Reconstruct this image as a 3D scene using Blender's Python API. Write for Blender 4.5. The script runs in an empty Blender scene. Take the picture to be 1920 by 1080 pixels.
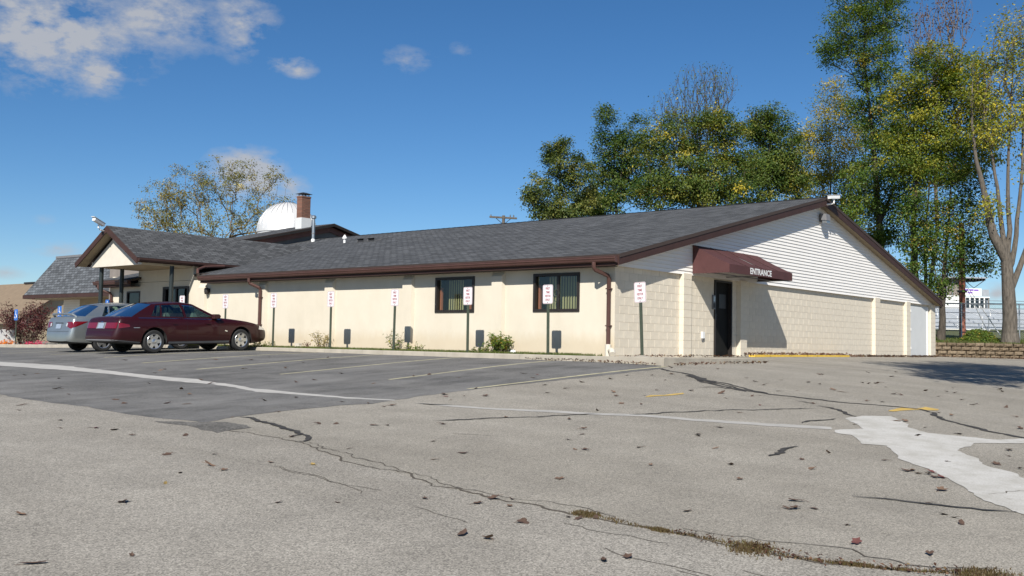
import bpy, bmesh, math, random
import numpy as np
from mathutils import Vector, Matrix
from mathutils.bvhtree import BVHTree

random.seed(7); RNG = np.random.default_rng(11)
S = bpy.context.scene
COL = S.collection
R = math.radians

# ------------------------------------------------------------------ camera
cam = bpy.data.objects.new('camera', bpy.data.cameras.new('camera')); COL.objects.link(cam)
CM = [[0.6398754, -0.7682679, 0.0179948], [0.0537888, 0.0214163, -0.9983226], [0.7665939, 0.63977, 0.055028]]
CAMPOS = Vector((-20.24777, -13.586, 0.24955))
rx, ry, rz = [Vector(r) for r in CM]            # right, down, forward in world axes
cam.matrix_world = Matrix(((rx[0], -ry[0], -rz[0], CAMPOS[0]), (rx[1], -ry[1], -rz[1], CAMPOS[1]),
                           (rx[2], -ry[2], -rz[2], CAMPOS[2]), (0, 0, 0, 1)))
cam.data.sensor_width = 36; cam.data.lens = 35.2875
cam.data.clip_start = .1; cam.data.clip_end = 2000
S.camera = cam

# ------------------------------------------------------------------ sky and sun
SUNV = Vector((1.0, .53, -.88)).normalized()      # the way the light travels
EL = math.asin(-SUNV.z); AZ = math.atan2(-SUNV.x, -SUNV.y)
W = bpy.data.worlds.new('World'); S.world = W; W.use_nodes = True
wn = W.node_tree.nodes; wl = W.node_tree.links; wn.clear()
def wnode(t, **k):
    n = wn.new(t)
    for a, b in k.items(): setattr(n, a, b)
    return n
sky = wnode('ShaderNodeTexSky', sky_type='NISHITA', sun_disc=False, sun_elevation=EL, sun_rotation=AZ,
            altitude=200, air_density=.85, dust_density=0.05, ozone_density=5.0)
tc = wnode('ShaderNodeTexCoord')
def wmath(op, a, b=None, clamp=False):
    n = wnode('ShaderNodeMath', operation=op, use_clamp=clamp)
    for i, v in enumerate((a, b)):
        if v is None: continue
        if isinstance(v, (int, float)): n.inputs[i].default_value = v
        else: wl.new(v, n.inputs[i])
    return n.outputs[0]
def wdot(vec):
    n = wnode('ShaderNodeVectorMath', operation='DOT_PRODUCT'); wl.new(tc.outputs['Generated'], n.inputs[0])
    n.inputs[1].default_value = vec; return n.outputs['Value']
nz1 = wnode('ShaderNodeTexNoise'); nz1.inputs['Scale'].default_value = 20; nz1.inputs['Detail'].default_value = 6; nz1.inputs['Roughness'].default_value = .6
nz2 = wnode('ShaderNodeTexNoise'); nz2.inputs['Scale'].default_value = 75; nz2.inputs['Detail'].default_value = 4; nz2.inputs['Roughness'].default_value = .6
mp = wnode('ShaderNodeMapping'); mp.inputs['Scale'].default_value = (1, 1, 1.9)
wl.new(tc.outputs['Generated'], mp.inputs[0]); wl.new(mp.outputs[0], nz1.inputs[0]); wl.new(mp.outputs[0], nz2.inputs[0])
NOI = wmath('ADD', wmath('MULTIPLY', wmath('SUBTRACT', nz1.outputs[0], .5), 2.6), wmath('MULTIPLY', wmath('SUBTRACT', nz2.outputs[0], .5), 1.1))
# scattered fair-weather clouds: azimuth (deg, from +X towards +Y), elevation, half width, half height (deg), density
CLOUDS = [(65.21, 15.45, 5.78, 2.89, 0.8), (59.71, 16.97, 3.96, 1.83, 0.6), (55.35, 17.03, 2.13, 1.83, 0.6), (62.68, 13.63, 1.5, 1.0, 0.95), (52.72, 15.12, 1.5, 0.5, 0.7), (52.2, 14.85, 1.1, 0.45, 0.7), (46.08, 15.74, 2.0, 0.75, 0.38), (43.12, 16.52, 0.9, 0.5, 0.26), (54.8, 9.09, 2.44, 1.46, 1.0), (52.46, 8.49, 1.22, 0.91, 0.6), (64.87, 6.01, 1.22, 0.43, 0.2), (64.38, 4.52, 1.67, 0.55, 0.45), (66.56, 3.12, 1.22, 0.4, 0.4), (14.05, 3.07, 0.91, 0.61, 0.5), (15.0, 2.47, 1.83, 0.46, 0.3), (80, 22, 8, 4, .8), (120, 25, 9, 4, .7), (200, 30, 9, 4, .6), (300, 24, 8, 4, .6)]
G = None
for az, el, wx, wy, den in CLOUDS:
    a, e = R(az), R(el)
    c = Vector((math.cos(a)*math.cos(e), math.sin(a)*math.cos(e), math.sin(e)))
    rt = Vector((-math.sin(a), math.cos(a), 0)); up = c.cross(rt)
    m_ = wnode('ShaderNodeMapping', vector_type='TEXTURE'); wl.new(tc.outputs['Generated'], m_.inputs[0])
    m_.inputs['Location'].default_value = c; m_.inputs['Rotation'].default_value = Matrix((rt, c, up)).transposed().to_euler()
    m_.inputs['Scale'].default_value = (math.sin(R(wx))*1.25, 1.2, math.sin(R(wy))*1.25)
    g_ = wnode('ShaderNodeTexGradient', gradient_type='SPHERICAL'); wl.new(m_.outputs[0], g_.inputs[0])
    v_ = wmath('MULTIPLY', g_.outputs['Fac'], den)
    G = v_ if G is None else wmath('MAXIMUM', G, v_)
mask = wmath('ADD', wmath('SUBTRACT', wmath('MULTIPLY', G, 1.55), .20), wmath('MULTIPLY', NOI, wmath('MULTIPLY', G, 2.5)), True)
mask = wmath('MULTIPLY', mask, .88)
mx = wnode('ShaderNodeMix', data_type='RGBA')
hs = wnode('ShaderNodeHueSaturation'); hs.inputs['Saturation'].default_value = 1.18; wl.new(sky.outputs[0], hs.inputs['Color'])
wl.new(mask, mx.inputs['Factor']); wl.new(hs.outputs[0], mx.inputs['A'])
mx.inputs['B'].default_value = (5.0, 5.15, 5.5, 1)
bg = wnode('ShaderNodeBackground'); bg.inputs['Strength'].default_value = .068
wl.new(mx.outputs['Result'], bg.inputs[0])
W.cycles.sampling_method = 'MANUAL'; W.cycles.sample_map_resolution = 256
wo = wnode('ShaderNodeOutputWorld'); wl.new(bg.outputs[0], wo.inputs[0])

sun = bpy.data.objects.new('sun', bpy.data.lights.new('sun', 'SUN')); COL.objects.link(sun)
sun.data.energy = 4.8; sun.data.angle = R(.53); sun.data.color = (1, .955, .885)
sun.rotation_euler = SUNV.to_track_quat('-Z', 'Y').to_euler()
S.view_settings.view_transform = 'Standard'; S.view_settings.look = 'None'
S.view_settings.exposure = .5; S.view_settings.gamma = 1; S.view_settings.use_curve_mapping = False
S.render.engine = 'CYCLES'

# ------------------------------------------------------------------ helpers
def link(o, parent=None):
    COL.objects.link(o)
    if parent: o.parent = parent
    return o
class MB:
    def __init__(s): s.v = []; s.f = []; s.uv = []
    def add(s, vs, fs):
        n = len(s.v); s.v += [tuple(v) for v in vs]; s.f += [[n+i for i in f] for f in fs]; return s
    def box(s, a, b):
        x0, y0, z0 = a; x1, y1, z1 = b
        return s.add([(x0,y0,z0),(x1,y0,z0),(x1,y1,z0),(x0,y1,z0),(x0,y0,z1),(x1,y0,z1),(x1,y1,z1),(x0,y1,z1)],
                     [(0,3,2,1),(4,5,6,7),(0,1,5,4),(1,2,6,5),(2,3,7,6),(3,0,4,7)])
    def poly_x(s, pts, x0, x1):        # outline in (y, z) extruded along x
        n = len(pts)
        return s.add([(x0,p,q) for p,q in pts]+[(x1,p,q) for p,q in pts], [list(range(n))[::-1], list(range(n,2*n))]+[(i,(i+1)%n,n+(i+1)%n,n+i) for i in range(n)])
    def poly_y(s, pts, y0, y1):        # outline in (x, z) extruded along y
        n = len(pts)
        return s.add([(p,y0,q) for p,q in pts]+[(p,y1,q) for p,q in pts], [list(range(n)), list(range(n,2*n))[::-1]]+[(i,n+i,n+(i+1)%n,(i+1)%n) for i in range(n)])
    def poly_z(s, pts, z0, z1):
        n = len(pts)
        return s.add([(p,q,z0) for p,q in pts]+[(p,q,z1) for p,q in pts], [list(range(n))[::-1], list(range(n,2*n))]+[(i,(i+1)%n,n+(i+1)%n,n+i) for i in range(n)])
    def tube(s, pts, rad, n=8, cap=True):
        pts = [Vector(p) for p in pts]
        if not hasattr(rad, '__len__'): rad = [rad]*len(pts)
        b = len(s.v); up = Vector((0,0,1))
        for i, p in enumerate(pts):
            d = (pts[min(i+1,len(pts)-1)]-pts[max(i-1,0)]).normalized()
            a = d.cross(up if abs(d.z) < .9 else Vector((1,0,0))).normalized(); c = d.cross(a)
            for k in range(n):
                t = 2*math.pi*k/n; s.v.append(tuple(p+(a*math.cos(t)+c*math.sin(t))*rad[i]))
        for i in range(len(pts)-1):
            for k in range(n): s.f.append([b+i*n+k, b+i*n+(k+1)%n, b+(i+1)*n+(k+1)%n, b+(i+1)*n+k])
        if cap: s.f.append([b+k for k in range(n)][::-1]); s.f.append([b+(len(pts)-1)*n+k for k in range(n)])
        return s
    def lathe(s, prof, n=24, axis='z', o=(0,0,0)):   # prof: (radius, height) pairs
        b = len(s.v)
        for r, h in prof:
            for k in range(n):
                t = 2*math.pi*k/n; c, d = r*math.cos(t), r*math.sin(t)
                s.v.append((o[0]+c,o[1]+d,o[2]+h) if axis == 'z' else (o[0]+c,o[1]+h,o[2]+d))
        for i in range(len(prof)-1):
            for k in range(n): s.f.append([b+i*n+k, b+i*n+(k+1)%n, b+(i+1)*n+(k+1)%n, b+(i+1)*n+k])
        return s
    def mesh(s, name):
        m = bpy.data.meshes.new(name); m.from_pydata(s.v, [], s.f); m.update(); return m
    def build(s, name, mat, parent=None, smooth=False, loc=None, fix=False):
        m = s.mesh(name)
        if fix:
            bm = bmesh.new(); bm.from_mesh(m); bmesh.ops.recalc_face_normals(bm, faces=bm.faces); bm.to_mesh(m); bm.free()
        if mat: m.materials.append(mat)
        if smooth:
            m.shade_smooth(); m.set_sharp_from_angle(angle=R(38))
        o = bpy.data.objects.new(name, m)
        if loc: o.location = loc
        return link(o, parent)
def empty(name, loc=(0,0,0), rz=0, parent=None):
    o = bpy.data.objects.new(name, None); o.location = loc; o.rotation_euler = (0,0,rz); o.empty_display_size = .2
    return link(o, parent)
def tag(o, label=None, cat=None, group=None, kind=None):
    if label: o['label'] = label
    if cat: o['category'] = cat
    if group: o['group'] = group
    if kind: o['kind'] = kind
    return o
def copy_tree(o, parent=None):
    c = o.copy(); link(c, parent)
    for ch in list(o.children): copy_tree(ch, c)
    return c
def meshobj(name, v, f, mat, parent=None, smooth=False):
    m = bpy.data.meshes.new(name); m.from_pydata(v, [], f); m.update()
    if mat: m.materials.append(mat)
    if smooth: m.shade_smooth()
    return link(bpy.data.objects.new(name, m), parent)

# ------------------------------------------------------------------ materials
MATS = {}
class N:
    def __init__(s, name):
        s.m = bpy.data.materials.new(name); s.m.use_nodes = True; s.t = s.m.node_tree; s.n = s.t.nodes; s.l = s.t.links
        s.b = s.n['Principled BSDF']; s.o = s.n['Material Output']
    def new(s, t, **k):
        n = s.n.new(t)
        for a, b in k.items(): setattr(n, a, b)
        return n
    def coord(s, kind='Object', scale=(1,1,1)):
        t = s.new('ShaderNodeTexCoord'); m = s.new('ShaderNodeMapping'); m.inputs['Scale'].default_value = scale
        s.l.new(t.outputs[kind], m.inputs[0]); return m.outputs[0]
    def noise(s, v, scale, detail=4, rough=.55):
        n = s.new('ShaderNodeTexNoise'); n.inputs['Scale'].default_value = scale; n.inputs['Detail'].default_value = detail; n.inputs['Roughness'].default_value = rough
        s.l.new(v, n.inputs[0]); return n.outputs[0]
    def voro(s, v, scale, feat='F1', out='Distance'):
        n = s.new('ShaderNodeTexVoronoi', feature=feat); n.inputs['Scale'].default_value = scale; s.l.new(v, n.inputs['Vector']); return n.outputs[out]
    def ramp(s, fac, stops):
        n = s.new('ShaderNodeValToRGB'); s.l.new(fac, n.inputs[0]); e = n.color_ramp.elements
        while len(e) < len(stops): e.new(.5)
        for i, (p, c) in enumerate(stops): e[i].position = p; e[i].color = (*c, 1) if len(c) == 3 else c
        return n.outputs[0]
    def mix(s, fac, a, b, mode='MIX'):
        n = s.new('ShaderNodeMix', data_type='RGBA', blend_type=mode)
        for k, v in (('Factor', fac), ('A', a), ('B', b)):
            if isinstance(v, (int, float)): n.inputs[k].default_value = v
            elif isinstance(v, tuple): n.inputs[k].default_value = (*v, 1)
            else: s.l.new(v, n.inputs[k])
        return n.outputs['Result']
    def math(s, op, a, b=0., clamp=False):
        n = s.new('ShaderNodeMath', operation=op, use_clamp=clamp)
        for i, v in enumerate((a, b)):
            if isinstance(v, (int, float)): n.inputs[i].default_value = v
            else: s.l.new(v, n.inputs[i])
        return n.outputs[0]
    def set(s, **k):
        for a, v in k.items():
            i = s.b.inputs[a.replace('_', ' ')]
            if hasattr(v, 'links') or hasattr(v, 'is_linked'): s.l.new(v, i)
            elif isinstance(v, tuple) and len(v) == 3: i.default_value = (*v, 1)
            else: i.default_value = v
        return s
    def bump(s, h, strength=.3, dist=.01):
        n = s.new('ShaderNodeBump'); n.inputs['Strength'].default_value = strength; n.inputs['Distance'].default_value = dist
        s.l.new(h, n.inputs['Height']); s.l.new(n.outputs[0], s.b.inputs['Normal']); return s
def sc(c, k): return tuple(x*k for x in c)
def plain(name, c, rough=.6, var=.12, scale=3., bump=0., bscale=60., metal=0., spec=.4, coat=0.):
    n = N(name); v = n.coord()
    f = n.noise(v, scale, 5)
    n.set(Base_Color=n.ramp(f, [(.25, sc(c, 1-var)), (.75, sc(c, 1+var))]), Roughness=rough, Metallic=metal)
    n.b.inputs['Specular IOR Level'].default_value = spec
    if coat: n.b.inputs['Coat Weight'].default_value = coat; n.b.inputs['Coat Roughness'].default_value = .05
    if bump: n.bump(n.noise(v, bscale, 3), bump, .01)
    MATS[name] = n.m; return n.m

def asphalt(name, c, spread, agg, mott=.10, tint=(1, .98, .94), worn=0.):
    n = N(name); v = n.coord()
    sp = n.voro(v, agg, out='Color'); g = n.new('ShaderNodeSeparateColor'); n.l.new(sp, g.inputs[0])
    spk = n.ramp(g.outputs[0], [(0, sc(c, 1-spread)), (.5, c), (.85, sc(c, 1+spread*.55)), (1, sc(c, 1+spread*1.1))])
    fine = n.noise(v, agg*2.6, 3, .7)
    a = n.mix(.2, spk, n.ramp(fine, [(.3, sc(c, 1-spread)), (.7, sc(c, 1+spread*.6))]))
    mo = n.ramp(n.noise(v, 1.3, 6, .6), [(.3, (1-mott,)*3), (.7, (1+mott*.6,)*3)])
    bigv = n.ramp(n.noise(n.coord(scale=(.55, .10, 1)), .9, 6, .62), [(.32, sc(tint, 1-mott*1.5)), (.68, (1.04, 1.03, 1.01))])
    col = n.mix(1.0, n.mix(1.0, a, mo, 'MULTIPLY'), bigv, 'MULTIPLY')
    pit = n.math('MULTIPLY', n.ramp(n.voro(v, agg*.42), [(.10, (1,)*3), (.24, (0,)*3)]), n.ramp(n.noise(v, 2.6, 5, .65), [(.42, (.15,)*3), (.62, (.85,)*3)]))
    col = n.mix(n.math('MULTIPLY', pit, .75), col, sc(c, .42))
    if worn:
        wv = n.ramp(n.noise(n.coord(scale=(.45, 1.5, 1)), .75, 7, .66), [(.44, (0,)*3), (.66, (worn,)*3)]); col = n.mix(wv, col, n.mix(.5, sc(c, 1.55), spk))
    stain = n.ramp(n.noise(v, .9, 6, .68), [(.60, (0,)*3), (.74, (.30,)*3)]); col = n.mix(stain, col, sc(c, .62))
    n.set(Base_Color=col, Roughness=.92); n.b.inputs['Specular IOR Level'].default_value = .2
    n.bump(g.outputs[1], .5, .006); MATS[name] = n.m; return n.m
asphalt('asphalt', (.310, .289, .250), .50, 105, .13)
asphalt('road', (.318, .298, .262), .56, 95, .13)
asphalt('dark_asphalt', (.172, .168, .160), .45, 100, .30, (.95, .96, .98), .65)
asphalt('worn_asphalt', (.19, .183, .17), .6, 50, .28)
plain('concrete', (.37, .355, .325), .9, .16, 3.5, .25, 90)
n = N('white_concrete'); v = n.coord()
base = n.ramp(n.noise(v, 2.4, 7, .65), [(.3, (.40, .385, .345)), (.55, (.50, .487, .455)), (.75, (.54, .53, .50))])
grit = n.ramp(n.noise(v, 60, 4, .7), [(.35, (.82, .81, .79)), (.65, (1.05,)*3)])
worn = n.ramp(n.noise(v, 5.5, 6, .7), [(.60, (0,)*3), (.68, (.75,)*3)])
n.set(Base_Color=n.mix(worn, n.mix(1., base, grit, 'MULTIPLY'), (.33, .31, .27)), Roughness=.92); n.b.inputs['Specular IOR Level'].default_value = .2
n.bump(n.noise(v, 50, 4), .4, .006); MATS['white_concrete'] = n.m
plain('kerb_concrete', (.36, .325, .265), .9, .18, 2.5, .3, 60)
plain('gutter_concrete', (.40, .385, .355), .9, .18, 3.2, .3, 70)
plain('tar', (.055, .053, .051), .9, .35, 9, .2, 40, spec=.1)
plain('dark_crack', (.085, .072, .055), .95, .35, 9)
plain('yellow_paint', (.50, .34, .09), .8, .22, 7)
plain('pale_yellow_paint', (.42, .385, .25), .85, .3, 5)
plain('yellow_kerb', (.72, .47, .06), .75, .18, 6, .15, 50)
# cream stucco, a little soiled near the ground
n = N('stucco'); v = n.coord(); geo = n.new('ShaderNodeNewGeometry'); sx = n.new('ShaderNodeSeparateXYZ'); n.l.new(geo.outputs['Position'], sx.inputs[0])
base = n.ramp(n.noise(v, 1.4, 6, .6), [(.3, (.575, .525, .425)), (.7, (.62, .565, .46))])
st = n.math('MULTIPLY', n.ramp(n.math('ADD', sx.outputs[2], n.math('MULTIPLY', n.noise(n.coord(scale=(1, 2.2, .7)), 2.2, 5, .65), -.55)), [(.0, (1,)*3), (.32, (0,)*3)]), .38)
base = n.mix(1., base, n.ramp(n.noise(n.coord(scale=(1, 1.1, .45)), 1.1, 7, .6), [(.3, (.945, .935, .92)), (.6, (1.015,)*3)]), 'MULTIPLY')
n.set(Base_Color=n.mix(st, base, (.44, .34, .20)), Roughness=.9); n.b.inputs['Specular IOR Level'].default_value = .2
n.bump(n.noise(v, 95, 3), .25, .006); MATS['stucco'] = n.m
# painted concrete block: each block a slightly different tone
n = N('block'); v = n.coord(); oi = n.new('ShaderNodeObjectInfo')
base = n.ramp(oi.outputs['Random'], [(0, (.625, .56, .45)), (.5, (.645, .58, .47)), (1, (.665, .60, .485))])
n.set(Base_Color=n.mix(1., base, n.ramp(n.noise(v, 5, 5), [(.3, (.95,)*3), (.7, (1.04,)*3)]), 'MULTIPLY'), Roughness=.88); n.b.inputs['Specular IOR Level'].default_value = .25
n.bump(n.noise(v, 120, 3), .3, .004); MATS['block'] = n.m
plain('mortar', (.60, .54, .44), .95, .1, 8)
plain('siding', (.82, .79, .74), .55, .035, 1.2)
plain('grey_panel', (.60, .61, .60), .6, .04, 2)
plain('brown_trim', (.052, .028, .024), .6, .15, 2.5, spec=.2)
plain('brown_gutter', (.085, .044, .037), .42, .12, 3, spec=.3)
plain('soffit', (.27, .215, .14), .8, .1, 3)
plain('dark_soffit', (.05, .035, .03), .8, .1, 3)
plain('awning_cloth', (.078, .030, .029), .75, .14, 3, .15, 200)
plain('dark_frame', (.022, .018, .016), .45, .2, 4)
plain('door_black', (.010, .010, .009), .7, .3, 4, spec=.15)
plain('white_paint', (.72, .72, .70), .5, .04, 4)
plain('offwhite', (.60, .555, .47), .7, .06, 4)
plain('black_post', (.018, .024, .024), .4, .2, 4)
plain('green_post', (.07, .085, .06), .5, .2, 6, metal=.3)
plain('galvanised', (.42, .44, .45), .38, .12, 6, metal=.85)
plain('dome_metal', (.70, .69, .665), .5, .05, 3, metal=.4)
plain('sign_white', (.66, .64, .65), .45, .04, 9)
plain('sign_red', (.30, .06, .07), .5, .1, 9)
plain('sign_blue', (.03, .14, .46), .5, .1, 9)
plain('tan_wall', (.40, .33, .23), .85, .08, 2)
plain('tan_roof', (.20, .15, .10), .9, .12, 3)
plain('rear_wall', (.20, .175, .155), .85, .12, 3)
plain('red_brown', (.21, .10, .08), .7, .15, 3)
plain('pole_wood', (.30, .105, .06), .85, .2, 3, .2, 50)
plain('wire', (.03, .03, .032), .6, .1, 4)
plain('chrome', (.75, .76, .77), .12, .02, 4, metal=1.)
plain('rubber', (.022, .022, .022), .8, .2, 9)
plain('alloy', (.62, .63, .64), .28, .06, 9, metal=.9)
plain('grey_plastic', (.16, .16, .165), .55, .1, 6)
plain('plate', (.24, .29, .36), .4, .25, 30)
plain('interior', (.10, .12, .11), .85, .15, 8)
plain('seat', (.30, .31, .29), .85, .1, 8)
plain('earth', (.17, .125, .075), .95, .25, 5, .4, 30)
plain('steel_grey', (.42, .44, .46), .45, .1, 3, metal=.4)
plain('purple', (.20, .10, .42), .7, .1, 4)
plain('flower_orange', (.75, .22, .02), .7, .2, 20)
plain('flower_red', (.55, .03, .10), .7, .25, 20)
plain('terracotta', (.35, .12, .06), .8, .1, 8)
def carpaint(name, c, metal, rough):
    n = N(name); v = n.coord(); n.set(Base_Color=n.ramp(n.noise(v, 2.2, 4), [(.3, sc(c, .94)), (.7, sc(c, 1.06))]), Metallic=metal, Roughness=rough)
    n.b.inputs['Coat Weight'].default_value = .4; n.b.inputs['Coat Roughness'].default_value = .05; n.b.inputs['Specular IOR Level'].default_value = .3; MATS[name] = n.m
carpaint('paint_red', (.024, .0012, .0028), .0, .45)
carpaint('paint_silver', (.36, .385, .38), .75, .34)
def glass(name, tint, dark=.0, gl=.06):
    n = N(name); n.n.remove(n.b)
    tr = n.new('ShaderNodeBsdfTransparent'); tr.inputs[0].default_value = (*tint, 1)
    gs = n.new('ShaderNodeBsdfGlossy'); gs.inputs['Roughness'].default_value = .02; gs.inputs[0].default_value = (.9, .95, 1, 1)
    lw = n.new('ShaderNodeLayerWeight'); lw.inputs[0].default_value = .25
    f = n.math('ADD', n.math('MULTIPLY', lw.outputs['Fresnel'], .8), gl, True)
    mx = n.new('ShaderNodeMixShader'); n.l.new(f, mx.inputs[0]); n.l.new(tr.outputs[0], mx.inputs[1]); n.l.new(gs.outputs[0], mx.inputs[2])
    n.l.new(mx.outputs[0], n.o.inputs[0]); MATS[name] = n.m
glass('car_glass', (.42, .55, .50)); glass('dark_glass', (.10, .13, .14)); glass('window_glass', (.80, .83, .80), gl=.05)
n = N('lamp_red'); n.set(Base_Color=(.15, .004, .006), Roughness=.15); n.b.inputs['Coat Weight'].default_value = 1; MATS['lamp_red'] = n.m
n = N('lamp_clear'); n.set(Base_Color=(.72, .70, .66), Roughness=.1, Metallic=.4); n.b.inputs['Coat Weight'].default_value = 1; MATS['lamp_clear'] = n.m
# vertical blinds
plain('blinds', (.47, .45, .24), .8, .1, 6)
# asphalt shingles: courses and tabs from the roof's own UVs (metres)
def shingle(name, c, w=.3, h=.145):
    n = N(name); u = n.new('ShaderNodeUVMap'); u.uv_map = 'roof'
    b = n.new('ShaderNodeTexBrick', offset=.5); n.l.new(u.outputs[0], b.inputs['Vector'])
    b.inputs['Color1'].default_value = (0, 0, 0, 1); b.inputs['Color2'].default_value = (1, 1, 1, 1); b.inputs['Mortar'].default_value = (.0, .0, .0, 1)
    b.inputs['Scale'].default_value = 1; b.inputs['Brick Width'].default_value = w; b.inputs['Row Height'].default_value = h; b.inputs['Mortar Size'].default_value = .014; b.inputs['Mortar Smooth'].default_value = .3
    tone = n.ramp(b.outputs['Color'], [(0, sc(c, .62)), (.5, sc(c, .95)), (1, sc(c, 1.32))])
    gr = n.ramp(n.noise(u.outputs[0], 55, 4, .7), [(.3, (.72,)*3), (.7, (1.25,)*3)])
    big = n.ramp(n.noise(u.outputs[0], .5, 4), [(.3, (.9,)*3), (.7, (1.1,)*3)])
    col = n.mix(1., n.mix(1., tone, gr, 'MULTIPLY'), big, 'MULTIPLY')
    n.set(Base_Color=n.mix(b.outputs['Fac'], col, sc(c, .28)), Roughness=.9); n.b.inputs['Specular IOR Level'].default_value = .25  # dark mortar tone paints in the shadow line between courses
    inv = n.math('SUBTRACT', 1., b.outputs['Fac']); n.bump(inv, .6, .012); MATS[name] = n.m
shingle('shingles', (.084, .0865, .089))
shingle('slate_shingles', (.10, .108, .117), .3, .16)
n = N('brick'); v = n.coord(); b = n.new('ShaderNodeTexBrick'); mpv = n.new('ShaderNodeMapping'); mpv.inputs['Rotation'].default_value = (R(90), 0, 0); n.l.new(v, mpv.inputs[0]); n.l.new(mpv.outputs[0], b.inputs['Vector'])
b.inputs['Color1'].default_value = (.14, .055, .035, 1); b.inputs['Color2'].default_value = (.22, .095, .06, 1); b.inputs['Mortar'].default_value = (.12, .085, .065, 1); b.inputs['Scale'].default_value = 1
b.inputs['Brick Width'].default_value = .2; b.inputs['Row Height'].default_value = .068; b.inputs['Mortar Size'].default_value = .012
n.set(Base_Color=b.outputs['Color'], Roughness=.9); MATS['brick'] = n.m
# retaining-wall stone
n = N('wall_stone'); v = n.coord(); oi = n.new('ShaderNodeObjectInfo')
base = n.ramp(oi.outputs['Random'], [(0, (.125, .092, .056)), (.5, (.17, .127, .08)), (1, (.215, .165, .108))])
n.set(Base_Color=n.mix(1., base, n.ramp(n.noise(v, 14, 5, .65), [(.3, (.7,)*3), (.7, (1.2,)*3)]), 'MULTIPLY'), Roughness=.95); n.bump(n.noise(v, 22, 5, .65), .8, .03); MATS['wall_stone'] = n.m
def foliage(name, stops, trans=.35):
    n = N(name); a = n.new('ShaderNodeAttribute'); a.attribute_name = 'tone'
    col = n.ramp(a.outputs['Fac'], stops); n.set(Base_Color=col, Roughness=.5); n.b.inputs['Specular IOR Level'].default_value = .35
    t = n.new('ShaderNodeBsdfTranslucent'); n.l.new(n.mix(1., col, (1.25, 1.2, .6), 'MULTIPLY'), t.inputs[0])
    mx = n.new('ShaderNodeMixShader'); mx.inputs[0].default_value = trans; n.l.new(n.b.outputs[0], mx.inputs[1]); n.l.new(t.outputs[0], mx.inputs[2]); n.l.new(mx.outputs[0], n.o.inputs[0]); MATS[name] = n.m
foliage('leaves_green', [(0, (0.048, 0.095, 0.016)), (.5, (0.104, 0.175, 0.027)), (.85, (0.209, 0.248, 0.041)), (1, (0.378, 0.278, 0.047))], .4)
foliage('leaves_dark', [(0, (0.050, 0.084, 0.023)), (.6, (0.109, 0.149, 0.036)), (1, (0.272, 0.263, 0.065))])
foliage('leaves_olive', [(0, (0.049, 0.101, 0.019)), (.45, (0.121, 0.170, 0.032)), (.8, (0.244, 0.244, 0.049)), (1, (0.583, 0.470, 0.056))])
foliage('leaves_yellow', [(0, (0.068, 0.121, 0.019)), (.4, (0.176, 0.223, 0.030)), (.8, (0.378, 0.351, 0.041)), (1, (0.600, 0.499, 0.054))], .42)
foliage('leaves_pale', [(0, (0.139, 0.155, 0.046)), (.5, (0.265, 0.240, 0.077)), (.8, (0.373, 0.279, 0.109)), (1, (0.497, 0.419, 0.124))])
foliage('leaves_rust', [(0, (.10, .05, .025)), (.5, (.16, .08, .04)), (1, (.24, .13, .06))])
foliage('leaves_maroon', [(0, (.045, .012, .014)), (.6, (.10, .025, .028)), (1, (.16, .07, .05))], .2)
foliage('grass', [(0, (.05, .085, .015)), (.6, (.10, .13, .03)), (1, (.22, .18, .07))], .25)
foliage('dry_weed', [(0, (.055, .036, .018)), (.6, (.115, .08, .035)), (1, (.10, .10, .03))], .2)
foliage('litter', [(0, (.035, .018, .012)), (.5, (.085, .04, .024)), (.9, (.15, .08, .042)), (1, (.24, .16, .06))], .1)
plain('leaf_brown', (.085, .052, .036), .75, .3, 30); plain('leaf_tan', (.15, .095, .062), .75, .25, 30); plain('leaf_yellow', (.27, .19, .06), .7, .2, 30); plain('leaf_red', (.13, .05, .042), .7, .2, 30)
def bark(name, c):
    n = N(name); v = n.coord(scale=(1, 1, .22)); f = n.noise(v, 14, 6, .65)
    n.set(Base_Color=n.ramp(f, [(.3, sc(c, .38)), (.5, sc(c, .9)), (.7, sc(c, 1.4))]), Roughness=.95); n.bump(f, .8, .03); MATS[name] = n.m
bark('bark_grey', (.115, .098, .078)); bark('bark_dark', (.075, .062, .048)); bark('bark_brown', (.16, .125, .09))
# ================================================================== GROUND
CP = [(-1.6,-2.2,-.17),(-1.6,1,-.13),(-1.6,6,-.12),(-1.6,12,-.11),(-1.6,18,-.12),(-5.15,12,-.21),(-7,-1.5,-.50),(-7,4,-.45),(-7,9,-.36),
(-20.2,-13.6,-1.35),(-16,-10,-1.15),(3,-3,-.16),(7,-1.2,-.05),(12,-1,-.03),(24,-1,-.03),(29,-4,-.04),(-2,28,-.30),(-10,28,-.55),(-12,15,-.62),(-20,10,-1.0),(0,-12,-.80),(15,-12,-.45),(-10,-20,-1.25),(20,-20,-.8),(-30,-14,-1.6),(36,-8,-.05)]
_A = np.array(CP); _n = len(CP)
_r = np.linalg.norm(_A[:, None, :2]-_A[None, :, :2], axis=2)
_K = np.where(_r > 0, _r*_r*np.log(_r+1e-9), 0)+np.eye(_n)*.5
_P = np.c_[np.ones(_n), _A[:, :2]]
_W = np.linalg.solve(np.block([[_K, _P], [_P.T, np.zeros((3, 3))]]), np.r_[_A[:, 2], 0, 0, 0])
def hgt(x, y):
    x = np.asarray(x, float); y = np.asarray(y, float)
    o = _W[-3]+_W[-2]*x+_W[-1]*y
    for i, (a, b, _) in enumerate(CP):
        r2 = (x-a)**2+(y-b)**2; o = o+_W[i]*.5*r2*np.log(r2+1e-18)
    d = np.hypot(x+2, y-2); t = np.clip((d-38)/25, 0, 1); t = t*t*(3-2*t)
    return np.clip(o, -1.9, .1)*(1-t)+(-.7)*t
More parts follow.
